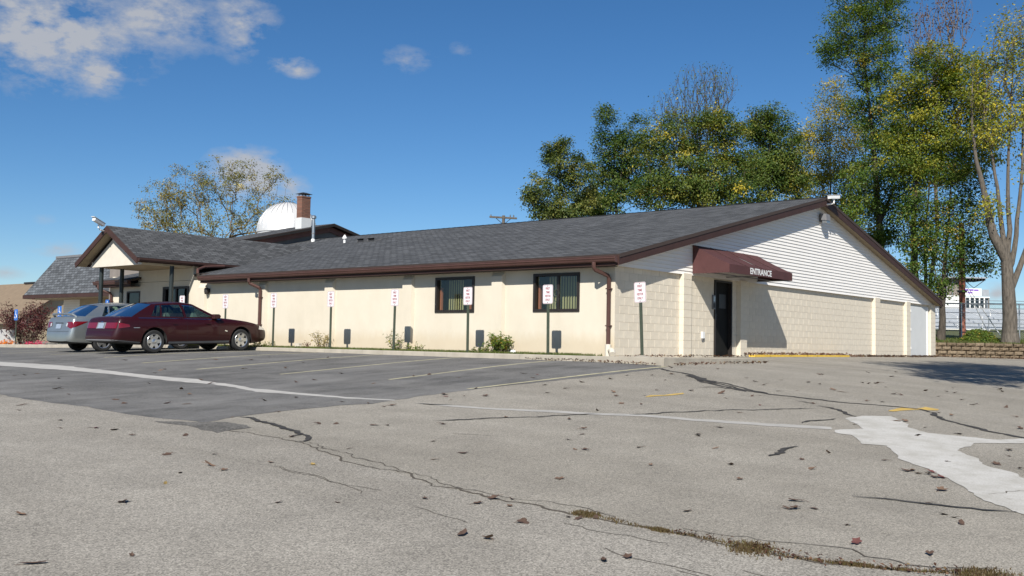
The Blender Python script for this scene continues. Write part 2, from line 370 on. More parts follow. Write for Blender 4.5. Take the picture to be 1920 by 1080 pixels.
def h1(x, y): return float(hgt(x, y))
def axis_pts(lo, hi, fine, far):
    a = list(np.arange(lo, hi+1e-6, fine)); s = fine
    l = [lo]; 
    while l[-1] > -far: s *= 1.35; l.append(l[-1]-s)
    s = fine; r = [hi]
    while r[-1] < far: s *= 1.35; r.append(r[-1]+s)
    return np.array(l[:0:-1]+a+r[1:])
gx = axis_pts(-22, 32, .45, 600); gy = axis_pts(-18, 32, .45, 600)
X, Y = np.meshgrid(gx, gy, indexing='ij'); Z = hgt(X, Y)
gv = np.stack([X, Y, Z], -1).reshape(-1, 3); ny = len(gy); ii, jj = np.meshgrid(np.arange(len(gx)-1), np.arange(ny-1), indexing='ij'); b0 = (ii*ny+jj).ravel()
gf = np.stack([b0, b0+ny, b0+ny+1, b0+1], -1)
tag(meshobj('ground', gv.tolist(), gf.tolist(), MATS['asphalt'], smooth=True), kind='structure')

def jitter(poly, amp, step=.22, seed=0, closed=True):
    rn = random.Random(seed); out = []
    n = len(poly)
    for i in range(n if closed else n-1):
        a = Vector(poly[i]); b = Vector(poly[(i+1) % n]); k = max(1, int((b-a).length/step)); d = (b-a); nn = Vector((-d.y, d.x)).normalized() if d.length else Vector((0,0))
        for q in range(k): out.append(tuple(a+d*(q/k)+nn*rn.gauss(0, amp)*(0 if (q == 0 and amp < .01) else 1)))
    if not closed: out.append(tuple(poly[-1]))
    return out
def drape(name, poly, off, mat, res=.5, kind='structure', parent=None):
    bm = bmesh.new(); vs = [bm.verts.new((p[0], p[1], 0)) for p in poly]
    es = [bm.edges.new((vs[i], vs[(i+1) % len(vs)])) for i in range(len(vs))]
    bmesh.ops.triangle_fill(bm, edges=es, use_beauty=True)
    xs = [p[0] for p in poly]; ys = [p[1] for p in poly]
    for ax, lo, hi in ((0, min(xs), max(xs)), (1, min(ys), max(ys))):
        k = math.ceil(lo/res)
        while k*res < hi:
            co = (k*res, 0, 0) if ax == 0 else (0, k*res, 0); no = (1, 0, 0) if ax == 0 else (0, 1, 0)
            bmesh.ops.bisect_plane(bm, geom=bm.verts[:]+bm.edges[:]+bm.faces[:], plane_co=co, plane_no=no); k += 1
    for v in bm.verts: v.co.z = h1(v.co.x, v.co.y)+off
    for f in bm.faces:
        if f.normal.z < 0: f.normal_flip()
    bmesh.ops.recalc_face_normals(bm, faces=bm.faces)
    m = bpy.data.meshes.new(name); bm.to_mesh(m); bm.free(); m.materials.append(mat)
    if len(m.polygons) and m.polygons[0].normal.z < 0: m.flip_normals()
    m.shade_smooth(); o = link(bpy.data.objects.new(name, m), parent)
    if kind and not parent: o['kind'] = kind
    return o
def ribbon(name, pts, width, off, mat, seed=0, jit=.02, wv=.45, taper=True, step=.07, parent=None):
    rn = random.Random(seed); path = []
    for i in range(len(pts)-1):
        a = Vector(pts[i]); b = Vector(pts[i+1]); k = max(1, int((b-a).length/step))
        for q in range(k): path.append(a+(b-a)*(q/k))
    path.append(Vector(pts[-1])); n = len(path); v = []; w = width; off_ = 0
    for i, p in enumerate(path):
        d = (path[min(i+1, n-1)]-path[max(i-1, 0)]).normalized(); nn = Vector((-d.y, d.x))
        off_ = off_*.8+rn.gauss(0, jit); w = w*.8+.2*width*(1+rn.uniform(-wv, wv)*2)
        e = min(1, .25+min(i, n-1-i)/4) if taper else 1
        for s in (-1, 1):
            q = p+nn*(off_+s*max(.004, w*.5*e*(1+rn.uniform(-wv, wv)*.4))); v.append((q.x, q.y, h1(q.x, q.y)+off))
    f = [(2*i, 2*i+1, 2*i+3, 2*i+2) for i in range(n-1)]
    o = meshobj(name, v, f, mat, parent)
    if o.data.polygons[0].normal.z < 0: o.data.flip_normals()
    if not parent: o['kind'] = 'structure'
    return o
DARK=[(-2.33,-2.68),(-4.76,-2.53),(-6.58,-2.22),(-7.46,-2.15),(-8.69,-2.11),(-9.36,-2.23),(-9.96,-2.27),(-10.43,-2.12),(-10.92,-2.04),(-11.45,-1.99),(-11.83,-2.02),(-12.19,-2.04),(-12.76,-2.23),(-12.82,-1.83),(-12.95,-1.13),(-12.92,-0.18),(-12.83,0.93),(-12.89,1.62),(-12.85,2.61),(-12.8,3.69),(-12.9,6.82)]
DARK2=[(-12.76,-2.23),(-12.53,-2.42),(-12.7,-3.17),(-12.94,-3.12),(-13.22,-3.23),(-13.15,-2.65),(-13.15,-2.18),(-13.13,-1.63)]
STRIP_A=[(-9.18,17.25),(-9.14,12.26),(-8.99,10.85),(-8.89,9.46),(-8.99,7.31),(-9.09,5.0),(-9.05,4.29),(-9.01,3.82),(-9.17,3.4),(-9.35,2.05),(-9.58,1.1),(-9.62,-0.13),(-9.59,-1.3),(-9.39,-2.19)]
STRIP_B=[(-10.0,14.93),(-9.74,10.84),(-9.63,9.46),(-9.49,8.23),(-9.42,6.51),(-9.51,4.3),(-9.58,3.99),(-9.53,3.51),(-9.51,2.49),(-9.67,1.59),(-9.93,0.61),(-9.81,-0.38),(-9.72,-1.45),(-9.46,-2.27)]
STRIP2_A=[(-9.46,-2.73),(-9.34,-3.4),(-9.19,-4.1),(-8.87,-4.73),(-8.69,-5.34),(-8.29,-5.97),(-8.12,-6.72),(-7.77,-7.64),(-7.42,-8.37)]
STRIP2_B=[(-9.5,-2.78),(-9.46,-3.51),(-9.33,-4.22),(-9.06,-4.87),(-8.85,-5.46),(-8.48,-6.09),(-8.31,-6.82),(-8.01,-7.75),(-7.66,-8.47)]
PATCH=[(-6.38,-8.1),(-5.9,-8.18),(-5.55,-8.5),(-5.98,-8.78),(-6.54,-9.1),(-6.9,-9.42),(-6.85,-9.73),(-6.82,-9.98),(-6.82,-10.19),(-6.23,-10.51),(-5.2,-12.4),(-5.5,-12.7),(-6.48,-10.8),(-6.85,-10.53),(-7.13,-10.27),(-7.4,-10.11),(-8.01,-10.12),(-8.59,-10.39),(-9.04,-10.66),(-9.36,-10.99),(-9.56,-11.15),(-10.16,-11.58),(-12.3,-12.9),(-13.4,-12.95),(-11.75,-11.9),(-11.39,-11.56),(-11.03,-11.23),(-10.5,-10.83),(-9.76,-10.31),(-9.36,-9.95),(-8.5,-9.46),(-8.57,-9.2),(-8.01,-8.81),(-7.92,-8.61),(-7.66,-8.47),(-7.24,-8.69),(-6.82,-8.47)]
CR1=[(-2.22,-2.61),(-2.64,-3.0),(-2.66,-3.37),(-2.96,-3.76),(-3.46,-4.18),(-3.85,-4.73),(-4.2,-5.33),(-4.52,-6.09),(-4.53,-6.65),(-4.54,-7.2),(-4.4,-7.66),(-4.25,-8.11),(-4.32,-8.42),(-4.46,-8.74),(-5.07,-9.01),(-5.5,-9.41),(-5.95,-9.88),(-6.36,-10.42),(-6.5,-10.69)]
CR1b=[(-3.29,-3.97),(-3.87,-4.5),(-4.04,-4.88),(-4.39,-5.38),(-4.55,-5.71)]
CR1c=[(-3.41,-4.11),(-3.57,-4.52),(-3.83,-5.04),(-4.25,-5.66),(-4.45,-6.05)]
CR1d=[(-4.67,-4.88),(-4.34,-5.04),(-4.43,-5.35)]
CR2=[(-5.29,-7.29),(-5.32,-7.41),(-5.49,-7.72),(-5.81,-7.91),(-6.05,-8.14)]
CR3=[(-7.37,-7.91),(-7.09,-7.94),(-6.54,-8.05)]
CR4=[(-8.45,-5.9),(-8.05,-6.08),(-6.96,-6.58),(-6.36,-6.96),(-5.71,-7.43)]
CR5=[(-10.73,-4.34),(-10.38,-4.57),(-9.88,-4.88),(-9.29,-5.24),(-8.69,-5.57)]
CR6=[(-10.23,-8.83),(-9.99,-8.82),(-9.66,-8.79),(-9.35,-8.77)]
CR7=[(-11.71,-10.29),(-11.66,-10.47),(-11.6,-10.71),(-11.5,-11.11),(-11.37,-11.5)]
CR8=[(-12.14,-2.11),(-12.12,-2.4),(-12.17,-2.6),(-12.31,-3.01),(-12.47,-3.44),(-12.54,-3.73),(-12.57,-3.89),(-12.71,-4.08),(-12.88,-4.14)]
CR8b=[(-12.63,-3.97),(-12.8,-4.31),(-12.94,-4.46),(-13.09,-4.48)]
CR9=[(-5.03,-6.79),(-5.1,-7.12)]
CR10=[(-9.5,-2.84),(-9.32,-3.37)]
CR11=[(-11.36,-5.3),(-11.24,-5.62),(-11.19,-5.86)]
CR12=[(-10.74,-11.14),(-10.54,-11.19),(-10.2,-11.31)]
EDGE=[(-12.76,-2.23),(-12.99,-3.2),(-13.02,-3.87),(-13.11,-4.57),(-13.39,-5.37),(-13.52,-5.77),(-13.59,-6.33),(-13.66,-6.84),(-13.81,-7.26),(-13.87,-7.65),(-13.95,-8.17),(-13.9,-8.55),(-13.9,-8.97),(-13.92,-9.23),(-13.96,-9.64),(-13.97,-9.82),(-13.95,-10.03),(-13.98,-10.45),(-14.03,-10.66),(-13.99,-11.0),(-13.89,-11.31),(-13.76,-11.59),(-13.59,-11.85),(-13.32,-12.24)]
EDGE2=[(-13.03,-4.48),(-13.25,-5.46),(-13.38,-6.1),(-13.54,-6.72),(-13.71,-7.37),(-13.77,-7.87),(-13.82,-8.26),(-13.72,-8.52),(-13.73,-8.96),(-13.82,-9.41)]
EDGE3=[(-13.8,-9.85),(-13.81,-10.16),(-13.75,-10.41),(-13.63,-10.67),(-13.62,-10.89),(-13.68,-11.13),(-13.69,-11.41),(-13.59,-11.66),(-13.4,-11.9)]
YM1=[(-6.54,-4.93),(-6.26,-4.88),(-6.07,-5.01),(-5.56,-5.08),(-5.69,-5.16),(-6.13,-5.09),(-6.37,-4.96)]
YM2=[(-4.96,-8.22),(-4.31,-8.21),(-4.27,-8.38),(-3.79,-8.41),(-3.92,-8.65),(-4.1,-8.68),(-4.35,-8.43),(-4.63,-8.36),(-4.94,-8.3)]
LEAVES = [(-13.98,-1.61),(-13.96,-1.71),(-13.89,-0.64),(-14.25,-1.41),(-14.02,-2.65),(-13.9,-2.05),(-13.61,-3.12),(-14.52,-4.23),(-14.2,-4.58),(-14.61,-5.14),(-14.11,-5.42),(-13.91,-5.81),(-15.01,-5.26),(-15.39,-5.64),(-16.04,-6.11),(-15.23,-7.02),(-14.91,-7.36),(-16.79,-5.99),(-16.86,-7.69),(-17.35,-7.44),(-14.66,-5.44),(-12.88,-4.14),(-12.25,-2.06),(-13.01,-5.31),(-12.01,-5.59),(-12.38,-6.39),(-12.88,-6.45),(-11.56,-4.1),(-11.45,-4.23),(-10.91,-4.68),(-9.94,-2.73),(-10.11,-2.73),(-11.77,-3.63),(-11.92,-3.46),(-10.13,-0.71),(-10.72,-0.69),(-11.48,-2.05),(-8.37,-2.28),(-8.57,-2.51),(-8.85,-2.88),(-8.34,-2.69),(-8.12,-2.96),(-7.4,-2.1),(-10.08,-1.77),(-9.98,-2.25),(-8.39,-5.32),(-13.86,-8.29),(-10.85,-6.63),(-11.36,-7.1),(-11.31,-7.2),(-12.84,-8.01),(-10.76,-7.54),(-11.63,-8.23),(-9.43,-5.59),(-10.01,-6.25),(-10.39,-6.5),(-9.46,-5.1),(-9.85,-4.84),(-14.44,-8.89),(-13.95,-8.17),(-14.08,-8.45),(-15.04,-8.83),(-15.01,-9.04),(-14.94,-9.95),(-14.77,-10.02),(-14.17,-8.2),(-14.33,-7.76),(-14.08,-9.03),(-13.95,-9.19),(-14.06,-9.11),(-3.94,-2.9),(-4.7,-3.03),(-5.48,-2.94),(-6.46,-3.31),(-6.26,-2.71),(-7.15,-3.45),(-6.36,-4.22),(-6.75,-4.53),(-6.36,-4.83),(-5.59,-4.57),(-5.21,-5.01),(-7.48,-5.12),(-7.37,-5.4),(-3.59,-3.24),(-4.12,-3.86),(-1.94,-2.67),(-1.16,-3.34),(-2.42,-4.64),(-2.91,-5.05),(-3.27,-5.41),(-5.13,-5.54),(-5.66,-5.9),(-5.03,-6.05),(-7.07,-6.86),(-6.02,-6.67),(-8.63,-7.39),(-9.38,-7.49),(-10.18,-8.16),(-11.02,-8.79),(-11.68,-9.22),(-13.26,-9.58),(-9.49,-7.56),(-4.85,-6.1),(-3.94,-6.01),(-3.59,-6.19),(-1.93,-5.67),(-2.08,-5.96),(-2.79,-6.51),(-2.95,-6.72),(-2.1,-5.21),(0.12,-5.02),(0.22,-5.05),(2.61,-5.13),(-0.72,-6.25),(-0.8,-6.41),(-0.57,-6.49),(-1.07,-6.83),(3.96,-5.3),(1.87,-5.92),(-2.33,-7.43),(-2.29,-7.53),(-3.94,-7.53),(-3.78,-7.73),(-0.89,-7.5),(0.49,-7.59),(-0.58,-7.79),(-1.77,-8.0),(-0.61,-7.94),(-1.87,-8.42),(-2.59,-8.8),(1.44,-8.21),(0.95,-8.38),(-2.3,-9.23),(-4.41,-8.8),(-4.6,-9.05),(-3.7,-9.71),(-5.26,-10.12),(-6.65,-9.72),(-6.38,-9.22),(-6.04,-8.74),(-5.96,-8.82),(-6.1,-8.17),(-6.9,-8.47),(-7.21,-9.4),(-7.33,-9.42),(-9.09,-10.31),(-8.87,-10.72),(-8.14,-10.67),(-7.65,-10.56),(-9.0,-10.98),(-9.57,-9.81),(-9.54,-9.19),(-10.17,-9.16),(-10.99,-8.78),(-10.65,-9.48),(-12.57,-10.16),(-12.61,-10.12),(-12.45,-10.27),(-12.83,-10.69),(-10.85,-10.77),(-11.53,-10.87),(-11.91,-11.1),(-11.97,-11.2),(-12.16,-11.3),(-13.31,-11.43),(-13.35,-10.95),(-12.27,-10.02),(-5.1,-7.12),(-10.05,-10.2),(-10.12,-10.33),(-10.08,-10.41),(-9.92,-10.4),(-10.21,-10.52),(-10.17,-10.56),(-9.97,-10.23),(-10.86,7.54),(-10.67,7.5),(-10.32,7.71),(-10.61,6.16),(-11.74,3.92),(-12.08,2.77),(-12.05,1.31),(-12.26,0.69),(-11.71,-0.13),(-9.11,3.53),(-5.66,8.18),(-7.14,9.86),(-8.72,5.82),(-8.27,6.37),(-8.05,6.53),(-9.48,2.63),(-10.15,3.59),(-10.4,2.12),(-10.86,1.15),(-11.85,0.16),(-6.93,5.25),(-6.8,5.3),(-5.13,7.47),(-4.2,7.97),(-4.98,5.61),(-6.31,4.55),(-8.38,1.51),(-7.91,1.59),(-3.47,6.5),(-6.65,2.27),(-7.83,0.01),(-6.39,0.44),(-5.99,0.4),(-6.19,-0.58),(-4.91,-1.1),(-5.43,-1.78),(-4.92,-1.47),(-3.11,-3.4),(-13.34,1.69),(-13.69,0.99)]

road_poly = jitter([(-12.9,-1.9)]+EDGE[1:]+[(-13.5,-13.5),(-12.9,-19),(-12,-30),(-40,-30),(-40,45),(-13.2,45),(-12.9,6.9)]+DARK[:12:-1], .012, .25, 3)
drape('road', road_poly, .0015, MATS['road'], 1.0)
lot = jitter(DARK, .02, .2, 5, False)+[(-13.2, 45), (-1.62, 45), (-1.62, -2.25)]
drape('parking_lot', lot, .003, MATS['dark_asphalt'], .6)
drape('worn_patch', jitter(DARK2, .03, .15, 6), .0045, MATS['worn_asphalt'], .4)
drape('concrete_gutter', jitter(STRIP_A+STRIP_B[::-1], .016, .2, 8), .005, MATS['gutter_concrete'], .5)
drape('concrete_gutter', jitter(STRIP2_A+STRIP2_B[::-1], .016, .2, 9), .004, MATS['concrete'], .5)
drape('concrete_patch', jitter(jitter(PATCH, .035, .30, 10), .010, .08, 11), .0055, MATS['white_concrete'], .5)
for i, (pts, w) in enumerate([(CR1, .085), (CR1b, .07), (CR1c, .06), (CR1d, .05), (CR2, .06), (CR3, .05), (CR4, .04), (CR5, .04), (CR6, .09), (CR7, .04), (CR8, .075), (CR8b, .06), (CR9, .05), (CR10, .05)]):
    ribbon('crack_seal', pts, w, .0065+.0003*i, MATS['tar'], 20+i)
drape('crack_seal', jitter([(-2.95,-3.70),(-3.15,-3.72),(-3.62,-4.28),(-3.95,-4.82),(-3.70,-4.62),(-3.30,-4.22)], .02, .1, 4), .0115, MATS['tar'], .4)
for i, (pts, w) in enumerate([(EDGE, .022), (EDGE2, .011), (EDGE3, .012), (CR11, .02), (CR12, .014)]):
    ribbon('pavement_crack', pts, w, .004+.0005*i, MATS['dark_crack'], 50+i, .025, .6)
ribbon('pavement_crack', [EDGE[-1], (-14.0,-14.5), (-13.6,-17), (-13.0,-20)], .02, .004, MATS['dark_crack'], 66, .025, .6)
rn = random.Random(77)
for i in range(7):                        # hairline cracks in the old road surface beside its broken edge
    k = rn.randrange(4, len(EDGE)-3); a = Vector(EDGE[k]); p = [a+Vector((-rn.uniform(.1, .9), rn.uniform(-.3, .3)))]
    for q in range(rn.randrange(3, 7)): p.append(p[-1]+Vector((rn.uniform(-.10, .05), -rn.uniform(.12, .4))))
    ribbon('hairline_crack', [tuple(q) for q in p], .0045, .0045, MATS['dark_crack'], 80+i, .012, .6)
# painted stall lines, perpendicular to the kerb
for i, (a, b) in enumerate([((-1.75,-2.45),(-7.5,-2.02)), ((-1.62,.62),(-7.1,.37)), ((-1.62,3.6),(-7.35,3.36)), ((-1.62,6.52),(-7.6,6.0)), ((-1.62,9.2),(-7.35,8.69)), ((-1.62,11.5),(-6.9,11.35)), ((-1.62,14.45),(-6.9,14.3)), ((-1.62,17.4),(-6.9,17.3)), ((-1.62,20.4),(-6.9,20.3))]):
    ribbon('stall_line', [a, b], .095, .0055, MATS['pale_yellow_paint'], 120+i, .004, .15, False, .12)
drape('painted_mark', jitter(YM1, .01, .1, 11), .006, MATS['yellow_paint'], .4)
drape('painted_mark', jitter(YM2, .012, .1, 12), .006, MATS['yellow_paint'], .4)

# kerb, walk and planting strip round the building corner
kb = MB()
ys = list(np.arange(-2.3, 40.1, .8))
for i in range(len(ys)-1):
    y0, y1 = ys[i]+.004, ys[i+1]-.004
    if 17.2 < y0 < 22.4: continue
    z = h1(-1.6, (y0+y1)/2); t0 = -.005 if y0 < 20 else z+.13
    kb.add([(-1.62,y0,z-.25),(-1.62,y1,z-.25),(-1.60,y0,t0-.02),(-1.60,y1,t0-.02),(-1.575,y0,t0),(-1.575,y1,t0),(-1.42,y0,t0),(-1.42,y1,t0),(-1.42,y0,z-.25),(-1.42,y1,z-.25)],
           [(0,2,3,1),(2,4,5,3),(4,6,7,5),(6,8,9,7),(0,8,6,4,2),(1,3,5,7,9)])
tag(kb.build('kerb', MATS['kerb_concrete'], fix=True), kind='structure')
wk = MB()
for i in range(9):                         # concrete walk slabs along the gable end, falling flush at the right
    x0, x1 = -1.62+i*1.05+.004, -1.62+(i+1)*1.05-.004
    e0 = -2.28+max(0, (i-3))*.30; 
    t = -.012-.006*i
    wk.add([(x0,e0+(.30 if i > 3 else 0)*0,t),(x1,e0,t),(x1,.12,t),(x0,.12,t),(x0,e0,t-.3),(x1,e0,t-.3),(x1,.12,t-.3),(x0,.12,t-.3)],[(0,1,2,3),(4,7,6,5),(0,4,5,1),(1,5,6,2),(2,6,7,3),(3,7,4,0)])
tag(wk.build('walk', MATS['kerb_concrete'], fix=True), kind='structure')
tag(MB().add([(-1.42,-.0,-.02),(0,-.0,-.02),(0,17.9,-.02),(-1.42,17.9,-.02)],[(0,1,2,3)]).build('planting_bed', MATS['earth']), kind='structure')
tag(MB().box((-1.62,17.2,-.3),(0.05,22.4,-.02)).build('entry_slab', MATS['kerb_concrete']), kind='structure')
# grass in the strip: many blades, one mass
def blades(name, n, fx, hmin, hmax, mat, label, cat, wid=.008):
    P = np.array([fx() for _ in range(n)]); hh = RNG.uniform(hmin, hmax, n); a = RNG.uniform(0, 6.28, n); w = wid
    lean = RNG.normal(0, .45, (n, 2))*hh[:, None]
    d = np.stack([np.cos(a), np.sin(a)], -1)*w
    V = np.zeros((n, 3, 3)); V[:, 0, :2] = P[:, :2]-d; V[:, 1, :2] = P[:, :2]+d; V[:, 2, :2] = P[:, :2]+lean
    V[:, :2, 2] = P[:, 2][:, None]-.01; V[:, 2, 2] = P[:, 2]+hh
    F = np.arange(3*n).reshape(n, 3)
    o = meshobj(name, V.reshape(-1, 3).tolist(), F.tolist(), mat)
    at = o.data.attributes.new('tone', 'FLOAT', 'FACE'); at.data.foreach_set('value', np.clip(RNG.normal(.45, .25, n), 0, 1))
    return tag(o, label, cat, kind='stuff')
rg = random.Random(5)
def in_strip():
    y = rg.uniform(.35, 17.6); x = -1.40+1.38*rg.random()**1.1
    return (x, y, -.02)
blades('grass', 15000, in_strip, .03, .085, MATS['grass'], 'short grass strip between the kerb and the cream side wall', 'grass', .012)
def in_weeds():
    k = rg.random(); pts = EDGE[12:]; u = k*(len(pts)-1.001); i = int(u); a = Vector(pts[i]); b = Vector(pts[i+1]); p = a+(b-a)*(u-i)
    while rg.random() > max(.06, math.sin(u*2.6+.4)*.6+math.sin(u*5.3)*.5): k = rg.random(); u = k*(len(pts)-1.001)
    i = int(u); a = Vector(pts[i]); b = Vector(pts[i+1]); p = a+(b-a)*(u-i)
    wgt = .015+.07*max(0, math.sin(u*1.35+.6))*(1 if u > 1.5 else .35)
    p += Vector((rg.gauss(0, wgt), rg.gauss(0, wgt*.5))); return (p.x, p.y, h1(p.x, p.y)+.005)
blades('crack_weeds', 7000, in_weeds, .004, .022, MATS['dry_weed'], 'dry moss and weeds growing along the broken pavement edge', 'weeds', .007)
# ================================================================== THE LONG LOW BUILDING
YB, YP, YS = .06, -.07, -.01                 # block face, pilaster face, siding face of the gable end
EX, EZ, RX, RZ, RE = -.42, 2.42, 11.85, 5.285, 24.2
SL = (RZ-EZ)/(RX-EX)
def zl(x): return EZ+SL*(x-EX)               # left slope, top surface
def zr(x): return RZ-SL*(x-RX)
hall = tag(empty('hall_building', (0,0,0)), 'long low cream building with grey shingle roof, brown trim and gable end', 'building')

def roof_slab(name, quad, mat, parent, th=.09, uvflip=False):
    """quad: eave a, eave b, ridge b, ridge a (top surface, anticlockwise from above)"""
    q = [Vector(p) for p in quad]; nrm = (q[1]-q[0]).cross(q[3]-q[0]).normalized()
    if nrm.z < 0: nrm = -nrm
    dn = -nrm*th; v = [tuple(p) for p in q]+[tuple(p+dn) for p in q]
    o = meshobj(name, v, [(0,1,2,3),(7,6,5,4),(0,4,5,1),(1,5,6,2),(2,6,7,3),(3,7,4,0)], mat, parent)
    bm = bmesh.new(); bm.from_mesh(o.data); bmesh.ops.recalc_face_normals(bm, faces=bm.faces)
    uvl = bm.loops.layers.uv.new('roof'); e = (q[1]-q[0]).normalized(); s = nrm.cross(e).normalized()
    for f in bm.faces:
        for l in f.loops: d = l.vert.co-q[0]; l[uvl].uv = (d.dot(e), abs(d.dot(s)))
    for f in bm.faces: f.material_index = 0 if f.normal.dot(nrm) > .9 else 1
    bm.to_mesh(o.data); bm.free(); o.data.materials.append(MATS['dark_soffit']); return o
def lslope(x0, y0, x1, y1, name='roof_slope'):
    return roof_slab(name, [(x0,y0,zl(x0)),(x0,y1,zl(x0)),(x1,y1,zl(x1)),(x1,y0,zl(x1))], MATS['shingles'], roof)
roof = empty('roof', parent=hall)
lslope(EX, -.34, RX, 17.15); lslope(.02, 17.15, RX, 21.7); lslope(EX, 21.7, RX, 24.4); lslope(4.0, 24.4, RX, 26)
roof_slab('roof_slope', [(RE,26,zr(RE)),(RE,-.34,zr(RE)),(RX,-.34,RZ),(RX,26,RZ)], MATS['shingles'], roof)
rc = MB(); 
for i in range(80): 
    y0 = -.34+i*.33; rc.add([(RX-.15,y0,RZ-.15*SL+.018),(RX,y0,RZ+.022),(RX+.15,y0,RZ-.15*SL+.018),(RX-.15,y0+.325,RZ-.15*SL+.010),(RX,y0+.325,RZ+.014),(RX+.15,y0+.325,RZ-.15*SL+.010)],[(0,1,4,3),(1,2,5,4)])
o = rc.build('ridge_cap', MATS['shingles'], roof)
# gable trim
for pts in ([(EX,zl(EX)-.03),(RX,RZ-.03),(RX,RZ-.29),(EX,zl(EX)-.27)], [(RX+.003,RZ-.03),(RE,zr(RE)-.03),(RE,zr(RE)-.27),(RX+.003,RZ-.29)]):
    MB().poly_y(pts, -.325, -.285).build('rake_board', MATS['brown_trim'], roof, fix=True)
    q = [(p, z-.06 if i < 2 else z+.16) for i, (p, z) in enumerate(pts)]
    MB().poly_y([(pts[0][0]+.03,pts[0][1]-.19),(pts[1][0],pts[1][1]-.19),(pts[1][0],pts[1][1]-.21),(pts[0][0]+.03,pts[0][1]-.21)], -.284, -.03).build('rake_soffit', MATS['soffit'], roof, fix=True)
# eaves: soffit, fascia, gutter
for y0, y1 in ((-.27, 17.1), (21.75, 24.35)):
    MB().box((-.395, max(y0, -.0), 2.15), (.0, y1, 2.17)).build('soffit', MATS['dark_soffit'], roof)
    MB().box((-.42, y0, 2.15), (-.396, y1, 2.385)).build('fascia', MATS['brown_trim'], roof)
    g = empty('gutter', parent=roof)
    MB().poly_y([(-.423,2.225),(-.49,2.225),(-.515,2.25),(-.53,2.29),(-.55,2.315),(-.55,2.352),(-.538,2.352),(-.538,2.32),(-.515,2.30),(-.423,2.26)], y0-.02, y1).build('gutter_trough', MATS['brown_gutter'], g, fix=True)
    MB().poly_y([(-.423,2.20),(-.55,2.20+.022),(-.56,2.36),(-.423,2.36)], y0-.035, y0-.022).build('end_cap', MATS['brown_gutter'], g, fix=True)
    MB().box((-.562,y0,2.352),(-.536,y1,2.366)).build('gutter_lip', MATS['brown_gutter'], g)
# stucco side wall with openings
def wall_y(name, x0, x1, y0, y1, z0, z1, ops, mat, parent):
    b = MB(); y = y0
    for (a, c, p, q) in sorted(ops):
        if a > y: b.box((x0,y,z0),(x1,a,z1))
        if p > z0: b.box((x0,a,z0),(x1,c,p))
        if q < z1: b.box((x0,a,q),(x1,c,z1))
        y = c
    if y < y1: b.box((x0,y,z0),(x1,y1,z1))
    return b.build(name, mat, parent)
WIN = [(1.14, 2.55, 1.10, 2.02), (4.66, 6.07, 1.10, 2.02)]
wall_y('side_wall', 0, .2, YB-.001, 24.0, -.3, 2.30, WIN+[(18.43,20.15,-.02,2.10),(21.74,22.70,.85,1.98)], MATS['stucco'], hall)
for (y0, y1) in ((3.56,3.96),(6.95,7.36),(10.40,10.82),(13.80,14.20),(17.30,17.72)):
    b = MB(); b.add([(-.10,y0+.02,-.3),(-.10,y1-.02,-.3),(-.10,y0+.02,2.02),(-.10,y1-.02,2.02),(0,y0-.02,-.3),(0,y1+.02,-.3),(0,y0-.02,2.14),(0,y1+.02,2.14)],[(0,2,3,1),(0,4,6,2),(1,3,7,5),(2,6,7,3)])
    b.build('pilaster', MATS['stucco'], hall, fix=False)
# windows
def vblind(name, y0, y1, z0, z1, x, parent):
    b = MB(); k = int((y1-y0)/.085)
    for i in range(k):
        a = y0+i*.085; b.add([(x,a,z0),(x+.03,a+.078,z0),(x+.03,a+.078,z1),(x,a,z1)],[(0,1,2,3)])
    return b.build(name, MATS['blinds'], parent)
for wi, (y0, y1, z0, z1) in enumerate(WIN):
    w = empty('window', (0,0,0), parent=hall); f = MB()
    for a, c in (((-.03,y0-.03,z0-.03),(.09,y0+.045,z1+.03)),((-.03,y1-.045,z0-.03),(.09,y1+.03,z1+.03)),((-.03,y0+.0455,z0-.03),(.09,y1-.0455,z0+.04)),((-.03,y0+.0455,z1-.04),(.09,y1-.0455,z1+.03))): f.box(a, c)
    f.build('frame', MATS['dark_frame'], w)
    ym = (y0+y1)/2-.04
    if wi == 0: MB().box((.02,ym-.035,z0+.041),(.06,ym+.035,z1-.041)).build('mullion', MATS['dark_frame'], w)
    MB().add([(.045,y0+.04,z0+.03),(.045,y1-.04,z0+.03),(.045,y1-.04,z1-.03),(.045,y0+.04,z1-.03)],[(0,3,2,1)]).build('pane', MATS['window_glass'], w)
    MB().box((.1,y1-.10,z0+.03),(.17,y1-.05,z1-.25)).build('wood_jamb', MATS['terracotta'], w)
    if wi == 0: vblind('vertical_blind', y0+.03, y1-.13, z0+.02, z1-.03, .34, w)
    else: vblind('vertical_blind', ym+.02, y1-.13, z0+.02, z1-.03, .34, w); vblind('vertical_blind', y0+.03, y0+.22, z0+.02, z1-.03, .34, w)
    room = MB().box((.9,y0-.5,0),(.95,y1+.5,2.2)); room.build('room_light_block', MATS['rear_wall'], w)  # dark panel added behind the blinds to stop light leaks
